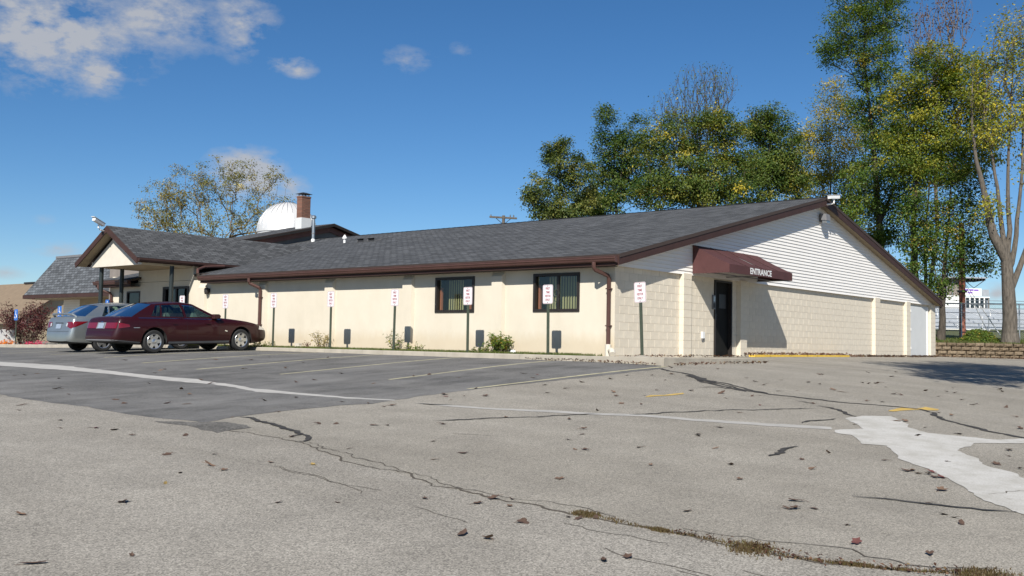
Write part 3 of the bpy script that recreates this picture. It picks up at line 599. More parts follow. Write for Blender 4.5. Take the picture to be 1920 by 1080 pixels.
# double entrance door and small window below the porch
d = empty('entrance_door', parent=hall)
fr = MB()
for a, c in (((-.02,18.43,0),(.1,18.50,2.10)),((-.02,20.08,0),(.1,20.15,2.10)),((-.02,18.501,2.02),(.1,20.079,2.10)),((0,19.25,0),(.08,19.33,2.019)),((.0,18.501,.0),(.08,18.58,2.019)),((.0,20.0,.0),(.08,20.079,2.019)),((0,18.581,0),(.08,19.249,.22)),((0,19.331,0),(.08,19.999,.22)),((0,18.581,.95),(.08,19.249,1.03)),((0,19.331,.95),(.08,19.999,1.03))): fr.box(a, c)
fr.build('frame', MATS['dark_frame'], d)
for a, c in ((18.58,19.25),(19.33,20.0)):
    MB().add([(.04,a,.2),(.04,c,.2),(.04,c,2.02),(.04,a,2.02)],[(0,3,2,1)]).build('pane', MATS['dark_glass'], d)
MB().tube([(-.06,19.22,.9),(-.06,19.22,1.25)], .015, 6).build('handle', MATS['galvanised'], d)
w = empty('window', parent=hall); fr = MB()
for a, c in (((-.02,21.74,.85),(.08,21.80,1.98)),((-.02,22.64,.85),(.08,22.70,1.98)),((-.02,21.801,.85),(.08,22.639,.91)),((-.02,21.801,1.92),(.08,22.639,1.98))): fr.box(a, c)
fr.build('frame', MATS['dark_frame'], w)
MB().add([(.03,21.79,.9),(.03,22.65,.9),(.03,22.65,1.93),(.03,21.79,1.93)],[(0,3,2,1)]).build('pane', MATS['dark_glass'], w)
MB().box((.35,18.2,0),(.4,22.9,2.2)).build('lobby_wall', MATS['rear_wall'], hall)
# gable end: block wall, pilasters, siding
gw = empty('gable_wall', parent=hall)
back = MB()
back.box((.201,YB+.003,-.3),(4.94,.22,2.28)); back.box((5.96,YB+.003,-.3),(24.1,.22,2.28)); back.box((4.9401,YB+.003,2.13),(5.9599,.22,2.28))
back.build('mortar_bed', MATS['mortar'], gw)
BW, BH, J = .4064, .2032, .007
blk = {}
def block_mesh(w, h, d=.08):
    k = (round(w, 3), round(h, 3), d)
    if k not in blk:
        b = MB(); e = .003
        b.add([(0,0,0),(w,0,0),(w,0,h),(0,0,h),(e,-.002,e),(w-e,-.002,e),(w-e,-.002,h-e),(e,-.002,h-e),(0,d,0),(w,d,0),(w,d,h),(0,d,h)],
              [(4,5,6,7),(0,1,5,4),(1,2,6,5),(2,3,7,6),(3,0,4,7),(0,3,11,8),(1,9,10,2),(3,2,10,11),(0,8,9,1)])
        m = b.mesh('block'); m.materials.append(MATS['block']); blk[k] = m
    return blk[k]
placed = []
def bay(x0, x1, y, depth=.0, z1=2.2):
    r = 0
    while r*BH < z1-.02:
        z = r*BH; h = min(BH, z1-z)-J; x = x0-(BW/2 if r % 2 else 0)
        while x < x1-.02:
            a, c = max(x, x0), min(x+BW, x1)
            if c-a > .05: placed.append((a+J/2, y, z+J/2, round(c-a-J, 3), round(h, 3)))
            x += BW
        r += 1
for a, c in ((.004,3.05),(3.47,4.93),(5.97,6.30),(6.70,17.06),(17.56,20.5),(20.95,21.25)): bay(a, c, YB)
for a, c in ((3.05,3.47),(6.30,6.70),(17.06,17.56),(20.50,20.95),(23.50,24.1)):
    for r in range(11):
        z = r*BH; placed.append((a, YP, z+J/2, c-a, min(BH, 2.2-z)-J))
    b = MB().box((a+.004,YP+.004,-.02),(c-.004,YB+.005,2.17)); b.build('pilaster_core', MATS['mortar'], gw)
    b = MB().add([(a-.07,YB-.004,2.235),(c+.07,YB-.004,2.235),(c,YP-.003,2.17),(a,YP-.003,2.17),(a,YP-.003,2.30),(c,YP-.003,2.30)],[(0,3,2,1)]); 
placed.sort(key=lambda p: p[0])
rest = MB()
for i, (x, y, z, w, h) in enumerate(placed):
    if i < 300:
        o = bpy.data.objects.new('block', block_mesh(w, h, .08 if y == YB else .13)); o.location = (x, y, z); link(o, gw)
    else: rest.box((x, y-.003, z), (x+w, y+.05 if y == YB else y+.12, z+h))
o = rest.build('far_blocks', MATS['block'], gw); o['kind'] = 'stuff'
# lap siding: each board its own piece
sd = empty('siding', parent=hall)
MB().poly_y([(.0,2.19),(24.1,2.19),(24.1,zr(24.1)-.12),(RX,RZ-.14),(0,zl(0)-.12)], YS+.012, .2).build('sheathing', MATS['mortar'], sd, fix=True)
EXPO = .1016; z = 2.165; 
while z < RZ-.25:
    t = z+EXPO-.004
    xa, xb = max(.0, (z-EZ+.16)/SL+EX), min(24.1, RX+(RZ-.16-z)/SL); xc, xd = max(.0, (t-EZ+.16)/SL+EX), min(24.1, RX+(RZ-.16-t)/SL)
    if xd-xc > .1:
        MB().add([(xa,YS-.018,z),(xb,YS-.018,z),(xd,YS+.002,t),(xc,YS+.002,t),(xa,YS+.008,z+.002),(xb,YS+.008,z+.002)],[(0,1,2,3),(0,4,5,1)]).build('siding_board', MATS['siding'], sd)
    z += EXPO
# gable door
d = empty('side_door', parent=hall)
MB().box((4.99,.13,0),(5.91,.17,2.08)).build('leaf', MATS['door_black'], d)
fr = MB(); fr.box((4.941,.02,-.01),(4.99,.2,2.129)); fr.box((5.91,.02,-.01),(5.959,.2,2.129)); fr.box((4.9901,.02,2.08),(5.9099,.2,2.129)); fr.build('frame', MATS['dark_frame'], d)
MB().box((5.35,.122,1.35),(5.75,.129,1.75)).build('window_pane', MATS['dark_frame'], d)
MB().tube([(5.08,.10,.92),(5.08,.08,1.0),(5.08,.08,1.18),(5.08,.10,1.22)], .014, 6).build('handle', MATS['galvanised'], d)
MB().box((5.05,.124,.96),(5.11,.129,1.2)).build('lock_plate', MATS['grey_plastic'], d)
d = empty('panel_door', parent=hall)
MB().box((21.30,YB-.02,0),(23.30,YB+.01,2.06)).build('leaf', MATS['grey_panel'], d)
MB().box((23.301,YB-.05,0),(23.42,YB+.01,2.08)).build('frame', MATS['white_paint'], d)
for z in (.3, 1.05, 1.8): MB().box((21.27,YB-.045,z),(21.33,YB-.021,z+.1)).build('hinge', MATS['white_paint'], d)
# remaining walls that close the box
MB().box((23.9,.221,-.3),(24.1,30,2.3)).build('far_wall', MATS['stucco'], hall)
MB().box((.2,24.0,-.3),(23.9,24.2,2.6)).build('back_wall', MATS['stucco'], hall)
# awning over the gable door
aw = empty('awning', parent=hall)
A0, A1, AY, AT, AB, AF = 3.58, 7.45, -1.12, 2.99, 2.215, 2.44
n = 6; cloth = MB()
pts = []
for i in range(n+1):
    t = i/n; y = YS-.02+(AY-YS+.02)*t; z = AT+(AF-AT)*t-.02*math.sin(math.pi*t); pts.append((y, z))
xs = [A0+(A1-A0)*k/4 for k in range(5)]
for k in range(4):
    for i in range(n):
        sag = lambda kk, ii: -.012*math.sin(math.pi*ii/n)*(1 if kk in (1,2,3) else 0)
        cloth.add([(xs[k],pts[i][0],pts[i][1]+sag(k,i)),(xs[k+1],pts[i][0],pts[i][1]+sag(k+1,i)),(xs[k+1],pts[i+1][0],pts[i+1][1]+sag(k+1,i+1)),(xs[k],pts[i+1][0],pts[i+1][1]+sag(k,i+1))],[(0,3,2,1)])
cloth.build('top_cloth', MATS['awning_cloth'], aw, smooth=False)
MB().box((A0,AY-.006,AB),(A1,AY,AF)).build('valance', MATS['awning_cloth'], aw)
for x in (A0, A1):
    MB().poly_x([(YS-.02,AB),(AY,AB),(AY,AF)]+[(p[0],p[1]) for p in pts[::-1]][1:], x-.004, x+.004).build('side_cloth', MATS['awning_cloth'], aw, fix=True)
fr = MB()
for x in (A0+.02, (A0+A1)/2, A1-.02): fr.tube([(x,YS,AB+.02),(x,AY+.02,AB+.02),(x,AY+.02,AF-.02),(x,YS,AT-.04)], .016, 6)
for y, z in ((AY+.03, AB+.02), (-.5, AB+.02), (AY+.03, AF-.03)): fr.tube([(A0+.02,y,z),(A1-.02,y,z)], .014, 6)
fr.build('frame', MATS['grey_plastic'], aw, smooth=True)
for x in (A0+.97, A0+1.93, A0+2.9): MB().tube([(x, p[0], p[1]+.006) for p in pts], .006, 4).build('seam', MATS['brown_trim'], aw)
def text_obj(name, body, size, mat, parent, loc, ax_x, ax_y, sx=1., ex=.002, bold=0.):
    cu = bpy.data.curves.new(name, 'FONT'); cu.body = body; cu.size = size; cu.align_x = 'CENTER'; cu.align_y = 'CENTER'; cu.extrude = ex; cu.offset = bold; cu.resolution_u = 2
    tmp = bpy.data.objects.new(name, cu); COL.objects.link(tmp)
    me = bpy.data.meshes.new_from_object(tmp.evaluated_get(bpy.context.evaluated_depsgraph_get())); bpy.data.objects.remove(tmp)
    X = Vector(ax_x); Yv = Vector(ax_y); Zv = X.cross(Yv)
    me.transform(Matrix((( X[0]*sx, Yv[0], Zv[0], loc[0]), (X[1]*sx, Yv[1], Zv[1], loc[1]), (X[2]*sx, Yv[2], Zv[2], loc[2]), (0,0,0,1))))
    me.name = name; me.materials.clear(); me.materials.append(mat)
    return link(bpy.data.objects.new(name, me), parent)
text_obj('lettering', 'ENTRANCE', .23, MATS['white_paint'], aw, (5.42, AY-.008, (AB+AF)/2-.005), (1,0,0), (0,0,1), 1.12, .001, .006)
# downspouts
def downspout(y, off, ztop, parent, zend=.25, ys=.16):
    o = empty('downspout', parent=parent)
    MB().tube([(-.49,y+ys,2.24),(-.49,y+ys,2.12),(-.44,y+ys,2.06),(-.12-off,y,1.93),(-.075-off,y,1.86),(-.075-off,y,zend)], .052, 8).build('pipe', MATS['brown_gutter'], o, smooth=True)
    for z in (.7, 1.6): MB().box((-.13-off,y-.06,z),(-.0-off,y+.06,z+.03)).build('strap', MATS['brown_gutter'], o)
    return o
o = downspout(.19, 0, 2.2, hall, .26)
MB().tube([(-.075,.19,-.02),(-.075,.19,.27)], .075, 12).build('boot', MATS['offwhite'], o, smooth=True)
MB().tube([(-.10,.10,.12),(-.22,-.03,.10),(-.30,-.09,.03)], .075, 12).build('elbow', MATS['offwhite'], o, smooth=True)
downspout(13.98, .10, 2.2, hall, .15, .2); downspout(23.75, 0, 2.2, hall, .1, .25)
# yellow kerb along the gable wall
MB().box((6.72,-.32,-.15),(13.9,-.12,.045)).build('yellow_kerb', MATS['yellow_kerb'], hall)
# entrance porch
po = empty('porch', parent=hall)
PX, PY, PZ, PE, PYR, PYL = -2.35, 20.05, 4.15, 2.94, 17.93, 22.17
roof_slab('roof_slope', [(PX,PYR,PE),(7.2,PYR,PE),(7.2,PY,PZ),(PX,PY,PZ)], MATS['shingles'], po)
roof_slab('roof_slope', [(7.2,PYL,PE),(PX,PYL,PE),(PX,PY,PZ),(7.2,PY,PZ)], MATS['shingles'], po)
ps = (PZ-PE)/(PY-PYR)
for s in (-1, 1):
    ye = PYR if s < 0 else PYL; ym = PY+s*.003
    MB().poly_x([(ye,PE-.02),(ym,PZ-.02),(ym,PZ-.24),(ye,PE-.22)], PX-.012, PX+.03).build('rake_board', MATS['brown_trim'], po, fix=True)
    MB().poly_x([(ye,PE-.15),(ym,PZ-.17),(ym,PZ-.19),(ye,PE-.17)], PX+.031, -1.95).build('rake_soffit', MATS['soffit'], po, fix=True)
    MB().poly_y([(PX,PE-.16),(PX,PE-.02),(2.4,PE-.02),(2.4,PE-.16)], ye+s*.002, ye+s*.03).build('fascia', MATS['brown_trim'], po, fix=True)
    g = MB().poly_x([(ye+s*.031,PE-.13),(ye+s*.10,PE-.13),(ye+s*.13,PE-.08),(ye+s*.13,PE-.02),(ye+s*.031,PE-.03)], PX+.02, 2.2); g.build('gutter', MATS['brown_trim'], po, fix=True)
    MB().box((-1.93, min(ye-s*.38, ye-s*.46), 2.74), (-.001, max(ye-s*.38, ye-s*.46), PE+.0)).build('side_beam', MATS['stucco'], po)
MB().poly_x([(18.30,2.74),(21.80,2.74),(21.80,2.80),(20.05,PZ-.30),(18.30,2.80)], -1.96, -1.90).build('gable_panel', MATS['offwhite'], po, fix=True)
MB().box((-1.89,18.4,2.745),(-.001,21.7,2.765)).build('ceiling', MATS['soffit'], po)
MB().box((.001,18.2,2.31),(.2,21.9,2.95)).build('upper_wall', MATS['stucco'], po)
for (x, y) in ((-.92,18.10),(-.92,21.46),(-1.72,21.46)):
    o = empty('post', parent=po); MB().tube([(x,y,-.02),(x,y,2.742)], .075, 12, False).build('shaft', MATS['black_post'], o, smooth=True)
    MB().box((x-.12,y-.12,-.019),(x+.12,y+.12,.02)).build('base_plate', MATS['black_post'], o)
MB().tube([(1.0,17.80,2.86),(.2,17.82,2.78),(-.15,17.70,2.66),(-.2,17.62,2.50)], .05, 8).build('downspout', MATS['brown_gutter'], po, smooth=True)
# taller rear wing with its own gable
rw = empty('rear_wing', parent=hall)
QX, QZ, QS = 12.65, 6.12, .24
for s in (-1, 1):
    e = QX+s*10.2
    roof_slab('roof_slope', [(e,25.6,QZ-QS*10.2),(e,29.2,QZ-QS*10.2),(QX,29.2,QZ),(QX,25.6,QZ)] if s < 0 else [(e,29.2,QZ-QS*10.2),(e,25.6,QZ-QS*10.2),(QX,25.6,QZ),(QX,29.2,QZ)], MATS['shingles'], rw)
    m = QX+s*.003
    MB().poly_y([(e,QZ-QS*10.2-.03),(m,QZ-.03),(m,QZ-.15),(e,QZ-QS*10.2-.15)], 25.58, 25.62).build('rake_board', MATS['dark_frame'], rw, fix=True)
    MB().poly_y([(e,QZ-QS*10.2-.151),(m,QZ-.151),(m,QZ-.42),(e,QZ-QS*10.2-.42)], 25.90, 25.96).build('frieze_board', MATS['red_brown'], rw, fix=True)
MB().poly_y([(2.6,0),(22.7,0),(22.7,QZ-QS*10.05-.16),(QX,QZ-.16),(2.6,QZ-QS*10.05-.16)], 26.0, 28.9).build('wing_wall', MATS['rear_wall'], rw, fix=True)
# brick chimney with metal cap and white flashing
ch = empty('chimney', parent=hall); CX, CY = 11.55, 26.7
MB().box((CX-.27,CY-.20,5.2),(CX+.27,CY+.20,7.36)).build('stack', MATS['brick'], ch)
MB().box((CX-.29,CY-.22,7.36),(CX+.29,CY+.22,7.44)).build('crown', MATS['brick'], ch)
MB().box((CX-.30,CY-.24,5.2),(CX+.30,CY+.24,6.34)).build('flashing', MATS['grey_panel'], ch)
for dx in (-.2,.2):
    for dy in (-.14,.14): MB().box((CX+dx-.015,CY+dy-.015,7.441),(CX+dx+.015,CY+dy+.015,7.55)).build('cap_leg', MATS['wire'], ch)
MB().add([(CX-.34,CY-.29,7.55),(CX+.34,CY-.29,7.55),(CX+.34,CY+.29,7.55),(CX-.34,CY+.29,7.55),(CX-.1,CY-.06,7.64),(CX+.1,CY-.06,7.64),(CX+.1,CY+.06,7.64),(CX-.1,CY+.06,7.64)],[(0,1,5,4),(1,2,6,5),(2,3,7,6),(3,0,4,7),(4,5,6,7),(0,3,2,1)]).build('cap', MATS['wire'], ch)
# roof fittings
fp = empty('flue_pipe', (10.37,24.42,0), parent=hall); z0 = zl(10.37)
MB().tube([(0,0,z0-.05),(0,0,z0+1.12)], .075, 12).build('pipe', MATS['galvanised'], fp, smooth=True)
MB().lathe([(0,z0+1.27),(.08,z0+1.26),(.13,z0+1.21),(.13,z0+1.12),(.076,z0+1.10)], 14).build('cowl', MATS['galvanised'], fp, smooth=True)
MB().lathe([(.078,z0+.36),(.085,z0+.37),(.085,z0+.40),(.078,z0+.41)], 14).build('collar', MATS['grey_plastic'], fp)
MB().lathe([(0,z0+.18),(.06,z0+.16),(.10,z0+.08),(.09,z0-.03)], 12).build('boot', MATS['white_paint'], fp, smooth=True)
pv = empty('pipe_vent', (8.36,19.79,0), parent=hall); z0 = zl(8.36)
MB().tube([(0,0,z0-.05),(0,0,z0+.17)], .055, 10).build('pipe', MATS['white_paint'], pv, smooth=True)
MB().lathe([(0,z0+.36),(.035,z0+.33),(.11,z0+.20),(.10,z0+.165),(.056,z0+.165)], 14).build('cap', MATS['white_paint'], pv, smooth=True)
for (x, y) in ((8.41,18.6),(8.29,17.8)):
    bv = empty('box_vent', (x,y,zl(x)), parent=hall); MB().add([(-.2,-.2,-.05),(-.2,.2,-.05),(.2,-.2,.05),(.2,.2,.05),(-.22,-.22,.09),(-.22,.22,.09),(.2,-.2,.12),(.2,.2,.12)],[(4,6,7,5),(0,2,6,4),(1,5,7,3),(2,3,7,6)]).build('hood', MATS['slate_grey'] if 'slate_grey' in MATS else MATS['grey_plastic'], bv, fix=False)
    MB().box((-.19,-.19,-.05),(.19,.19,.02)).build('throat', MATS['wire'], bv)
# small fittings that hang on the walls
def cctv(name, loc, rz, tilt, label, mount):
    t = tag(empty(name, loc, rz), label, 'camera'); b = empty('body', (0,0,0), parent=t); 
    h = MB(); h.poly_x([(-.065,-.05),(.065,-.05),(.07,.03),(.05,.06),(-.05,.06),(-.07,.03)], -.25, .25)
    o = h.build('housing', MATS['white_paint'], t, fix=True); o.location = (0,0,.26); o.rotation_euler = (0,tilt,0)
    o2 = MB().poly_x([(-.08,.062),(.08,.062),(.08,.072),(-.08,.072)], -.27, .33).build('sunshield', MATS['white_paint'], t, fix=True); o2.location = (0,0,.26); o2.rotation_euler = (0,tilt,0)
    MB().tube([mount, (mount[0]*.3, mount[1]*.3, mount[2]+.02), (0,0,.06), (0,0,.22)], .03, 8).build('bracket', MATS['white_paint'], t, smooth=True)
    bpy.data.objects.remove(b); return t
cctv('security_camera', (11.95,-.55,5.02), R(-12), R(-6), 'white security camera on the peak of the sided gable end', (-.05,.23,.03))
cctv('security_camera', (-2.62,20.1,3.98), R(200), R(-18), 'white security camera at the tip of the porch gable', (-.27,0,-.02))
t = tag(empty('flood_light', (12.1,-.02,4.55)), 'grey flood light on the white siding under the gable peak', 'light')
MB().box((-.10,-.06,-.05),(.10,-.01,.22)).build('back_box', MATS['grey_plastic'], t)
MB().add([(-.16,-.10,.0),(.16,-.10,.0),(.16,-.30,-.02),(-.16,-.30,-.02),(-.16,-.06,.22),(.16,-.06,.22),(.16,-.26,.20),(-.16,-.26,.20)],[(0,3,2,1),(4,5,6,7),(0,1,5,4),(1,2,6,5),(2,3,7,6),(3,0,4,7)]).build('lamp_housing', MATS['grey_plastic'], t)
MB().box((-.13,-.28,-.10),(.13,-.12,-.003)).build('lens', MATS['galvanised'], t)
t = tag(empty('wall_light', (-.11,17.16,1.9)), 'small dark wall light near the porch end of the side wall', 'light')
MB().box((0,-.05,-.05),(.108,.05,.08)).build('bracket', MATS['dark_frame'], t); MB().lathe([(0,.12),(.06,.10),(.09,-.02),(.07,-.12),(0,-.13)], 10).build('lamp_head', MATS['dark_frame'], t, smooth=True)
t = tag(empty('intercom', (4.88,YB-.004,1.5)), 'grey intercom box on the block wall left of the black door', 'intercom')
MB().box((-.07,-.04,-.2),(.07,0,.2)).build('case', MATS['grey_plastic'], t); MB().box((-.05,-.045,.02),(.05,-.041,.16)).build('screen', MATS['galvanised'], t); MB().box((-.05,-.046,-.16),(.05,-.041,-.03)).build('keypad', MATS['wire'], t)
t = tag(empty('outlet_cover', (4.28,YB-.004,.5)), 'small white weatherproof outlet cover low on the block wall by the door', 'outlet')
MB().box((-.06,-.05,-.02),(.06,0,.16)).build('lid', MATS['white_paint'], t); MB().add([(-.05,-.05,-.021),(.05,-.05,-.021),(.03,-.02,-.10),(-.03,-.02,-.10),(-.05,0,-.021),(.05,0,-.021),(.03,0,-.10),(-.03,0,-.10)],[(0,1,2,3),(4,7,6,5),(0,3,7,4),(1,5,6,2),(3,2,6,7)]).build('spout', MATS['grey_plastic'], t)
t = tag(empty('house_plant', (.14,4.92,1.16)), 'leafy house plant in the left window of the side wall', 'plant')
MB().lathe([(0,0),(.07,0),(.10,.14),(.085,.14),(.08,.12),(0,.12)], 14).build('pot', MATS['terracotta'], t, smooth=True)
lf = MB(); rl = random.Random(3)
for i in range(60):
    a = rl.uniform(0,6.28); r0 = rl.uniform(.02,.05); r1 = r0+rl.uniform(.05,.17); z0 = .14+rl.random()*.3; dz = rl.uniform(-.02,.15); w = .018
    c, s_ = math.cos(a), math.sin(a); lf.add([(r0*c*.5,r0*s_,z0),(r0*c*.5-s_*w,(r0+r1)/2*s_+c*w,z0+dz*.7),(r1*c*.5,r1*s_,z0+dz),(r0*c*.5+s_*w,(r0+r1)/2*s_-c*w,z0+dz*.7)],[(0,1,2,3)])
o = lf.build('foliage', MATS['leaves_dark'], t)
at = o.data.attributes.new('tone','FLOAT','FACE'); at.data.foreach_set('value', [rl.random() for _ in o.data.polygons])
t = tag(empty('wind_chime', (.03,1.86,1.72)), 'green ring ornament hanging in the right window of the side wall', 'ornament')
for z, r in ((-.17,.085),(-.33,.065)):
    MB().tube([(0,r*math.cos(a),z+r*math.sin(a)) for a in np.linspace(0,6.283,17)], .012, 6, False).build('ring', MATS['green_post'], t)
MB().tube([(0,0,.25),(0,0,-.08)], .004, 4).build('cord', MATS['wire'], t)

# ================================================================== OTHER BUILDINGS
an = tag(empty('annex_building', (0,0,0)), 'low annex with steep grey mansard roof behind the porch', 'building')
roof_slab('mansard_roof', [(5.0,25.0,2.42),(5.0,42.6,2.42),(6.3,41.6,4.55),(6.3,25.0,4.55)], MATS['slate_shingles'], an)
roof_slab('mansard_roof', [(5.0,42.6,2.42),(16,42.6,2.42),(14.7,41.6,4.55),(6.3,41.6,4.55)], MATS['slate_shingles'], an)
MB().box((6.25,25,4.5),(14.7,41.65,4.62)).build('flat_roof', MATS['grey_plastic'], an)
MB().box((4.98,24.9,2.22),(5.06,42.66,2.41)).build('fascia', MATS['brown_trim'], an); MB().box((5.061,42.58,2.22),(16,42.66,2.41)).build('fascia', MATS['brown_trim'], an)
MB().box((5.0,24.9,2.2),(16,42.6,2.218)).build('soffit', MATS['soffit'], an)
MB().box((6.55,25,-.6),(15,41.1,2.2)).build('wall', MATS['tan_wall'], an)  # tan colour carries the shade on this white-sided wall
z = -.4; 
while z < 2.15:
    MB().add([(6.535,39.3,z),(6.535,41.1,z),(6.548,41.1,z+.12),(6.548,39.3,z+.12)],[(0,3,2,1)]).build('siding_board', MATS['siding'], an); z += .125  # white boards stand for the sunlit piece of the same wall
fb = tag(empty('tan_building', (0,0,0)), 'distant building with broad tan roof at the far left', 'building')
roof_slab('roof_slope', [(8.5,52,.9),(8.5,82,.9),(13,82,3.95),(13,52,3.95)], MATS['tan_roof'], fb); roof_slab('roof_slope', [(17.5,82,.9),(17.5,52,.9),(13,52,3.95),(13,82,3.95)], MATS['tan_roof'], fb)
MB().poly_y([(9,-.8),(17,-.8),(17,1.2),(13,3.85),(9,1.2)], 52.3, 81.7).build('wall', MATS['tan_wall'], fb, fix=True)
MB().box((12.8,56,3.9),(13.2,60,4.02)).build('ridge_vent', MATS['dark_frame'], fb)
si = tag(empty('silo', (16.95,35.05,0)), 'silver ribbed metal dome rising behind the brick chimney', 'dome')
prof = [(1.73,-.7),(1.73,6.55),(1.78,6.56),(1.78,6.68)]
MB().lathe(prof, 48).build('drum', MATS['dome_metal'], si, smooth=True)
NS = 28
for k in range(NS):                        # gores of the dome, each slightly flat, with raised seams
    a0, a1 = 2*math.pi*k/NS, 2*math.pi*(k+1)/NS; b = MB(); m = 10
    for i in range(m+1):
        e = i/m*math.pi/2; r = 1.74*math.cos(e)+.001; z = 6.68+1.74*math.sin(e)
        b.v += [(r*math.cos(a0),r*math.sin(a0),z),(r*math.cos(a1),r*math.sin(a1),z)]
    b.f = [[2*i,2*i+1,2*i+3,2*i+2] for i in range(m)]; b.build('dome_panel', MATS['dome_metal'], si, smooth=True)
    MB().tube([((1.75*math.cos(e)+.002)*math.cos(a0),(1.75*math.cos(e)+.002)*math.sin(a0),6.68+1.75*math.sin(e)) for e in np.linspace(0,1.5,9)], .012, 4).build('seam', MATS['galvanised'], si)
up_ = tag(empty('utility_pole', (36.6,34.8,0)), 'utility pole crossarm just showing above the roof ridge', 'pole')
MB().tube([(0,0,-.6),(0,0,9.78)], [.16,.11], 10).build('shaft', MATS['bark_grey'], up_, smooth=True)
ca = Vector((.64,-.768,0))*1.0
MB().add([tuple(ca*s*1.0+Vector((0.08*q,.06*q,9.62+dz-.04*s))) for s in (-1.05,1.0) for q in (-1,1) for dz in (-.06,.06)],[(0,1,3,2),(4,6,7,5),(0,4,5,1),(2,3,7,6),(1,5,7,3),(0,2,6,4)]).build('crossarm', MATS['bark_grey'], up_, fix=True)
for s in (-.55,.55): MB().tube([tuple(ca*s+Vector((0,0,9.56))),(0,0,9.1)], .025, 5).build('brace', MATS['wire'], up_)
for s in (-.95,.5,.75): MB().lathe([(0,.16),(.05,.15),(.03,.1),(.06,.07),(.04,0)], 8, 'z', tuple(ca*s+Vector((0,0,9.68)))).build('insulator', MATS['galvanised'], up_, smooth=True)
# ================================================================== SIGNS
def rrect(w, h, r, n=4):
    p = []
    for cx, cy, a0 in ((w/2-r,h/2-r,0),(-w/2+r,h/2-r,90),(-w/2+r,-h/2+r,180),(w/2-r,-h/2+r,270)):
        for k in range(n+1): a = R(a0+90*k/n); p.append((cx+r*math.cos(a), cy+r*math.sin(a)))
    return p
def visitor_sign():
    t = empty('visitor_sign'); H = 1.67
    po = MB(); po.add([(.0,-.035,-.3),(.025,-.035,-.3),(.025,-.015,-.3),(.012,-.012,-.3),(.012,.012,-.3),(.025,.015,-.3),(.025,.035,-.3),(0,.035,-.3)],[]); k = len(po.v)
    po.v += [(a, b, H-.03) for a, b, _ in po.v]; po.f = [[i,(i+1)%k,k+(i+1)%k,k+i] for i in range(k)]+[list(range(k,2*k))]
    po.build('post', MATS['green_post'], t, fix=True)
    zc = H-.2286
    pl = MB().poly_x([(a, zc+b) for a, b in rrect(.305,.457,.04)], -.006, -.001).build('plate', MATS['sign_white'], t, fix=True)
    out = rrect(.288,.440,.034); inn = rrect(.276,.428,.029); m = len(out)
    b = MB(); b.v = [(-.0075,a,zc+c) for a, c in out]+[(-.0075,a,zc+c) for a, c in inn]; b.f = [[i,(i+1)%m,m+(i+1)%m,m+i] for i in range(m)]; b.build('border', MATS['sign_red'], pl)
    for s, z, w in (('FIRST',.135,1.0),('TIME',.045,.95),('VISITOR',-.045,1.0),('ONLY',-.135,.95)):
        text_obj('lettering', s, .076, MATS['sign_red'], pl, (-.008,0,zc+z), (0,-1,0), (0,0,1), .62 if s == 'VISITOR' else .72, .0005, .0018)
    for z in (.195,-.195): MB().lathe([(.0,.004),(.009,.004),(.011,0)], 8, 'z').build('bolt', MATS['wire'], t)
    for o, z in zip([c for c in t.children if c.name.startswith('bolt')], (.195,-.195)): o.location = (-.008,0,zc+z); o.rotation_euler = (0,R(-90),0)
    return t
vs = visitor_sign()
SG = [(-1.22,-1.50,'visitor parking sign on the concrete walk at the building corner, nearest the camera', .045),
      (-1.22,1.15,'visitor parking sign in front of the right-hand window', .012), (-1.22,3.75,'visitor parking sign in front of the left-hand window', .008),
      (-1.22,6.48,'visitor parking sign beside the leggy shrub and a pilaster', -.012), (-1.22,9.14,'visitor parking sign beside the pale thin shrub', .004),
      (-1.22,11.84,'visitor parking sign just past the maroon car nose', 0), (-1.22,14.38,'visitor parking sign rising behind the maroon car hood', 0), (-1.22,16.9,'visitor parking sign showing above the maroon car roof, before the entrance', 0)]
for i, (x, y, lab, ln) in enumerate(SG):
    o = vs if i == 0 else copy_tree(vs)
    o.location = (x, y, 0); o.rotation_euler = (0, 0, 0)
    if ln: o.rotation_euler = (-ln, 0, 0)
    tag(o, lab, 'sign', 'visitor parking signs along the kerb')
MB().lathe([(0,.05),(.08,.045),(.17,.02),(.26,-.01)], 14, 'z', (-1.22,-1.5,-.012)).build('sign_footing', MATS['kerb_concrete'], vs.parent, smooth=True)
tag(bpy.data.objects['sign_footing'], 'low concrete footing round the nearest visitor sign post', 'footing')
def access_sign():
    t = empty('accessible_sign'); zc = 1.27
    MB().box((0,-.025,-.6),(.03,.025,1.5)).build('post', MATS['green_post'], t)
    p = MB().poly_x([(a, zc+b) for a, b in rrect(.305,.457,.03)], -.008, -.001).build('plate', MATS['sign_blue'], t, fix=True)
    MB().lathe([(0,.001),(.028,.001),(.028,-.004)], 10, 'z').build('symbol_head', MATS['sign_white'], p); p.children[0].rotation_euler = (0,R(-90),0); p.children[0].location = (-.0095,.02,zc+.15)
    MB().tube([(-.011,.02,zc+.11),(-.011,.01,zc+.0),(-.011,-.06,zc+.0),(-.011,-.09,zc-.11)], .013, 5).build('symbol_figure', MATS['sign_white'], p)
    MB().tube([(-.011,.03+.085*math.cos(a),zc-.06+.085*math.sin(a)) for a in np.linspace(R(70),R(350),12)], .011, 5).build('symbol_wheel', MATS['sign_white'], p)
    return t
ac = access_sign()
for i, (x, y, z, lab) in enumerate([(-1.2,29.4,-.2,'blue accessible parking sign at far left before the maroon shrub'),(-1.2,25.6,-.1,'blue accessible parking sign above the silver car trunk'),(-1.2,21.9,.1,'blue accessible parking sign peeking over the silver car roof')]):
    o = ac if i == 0 else copy_tree(ac); o.location = (x, y, z); tag(o, lab, 'sign', 'accessible parking signs')

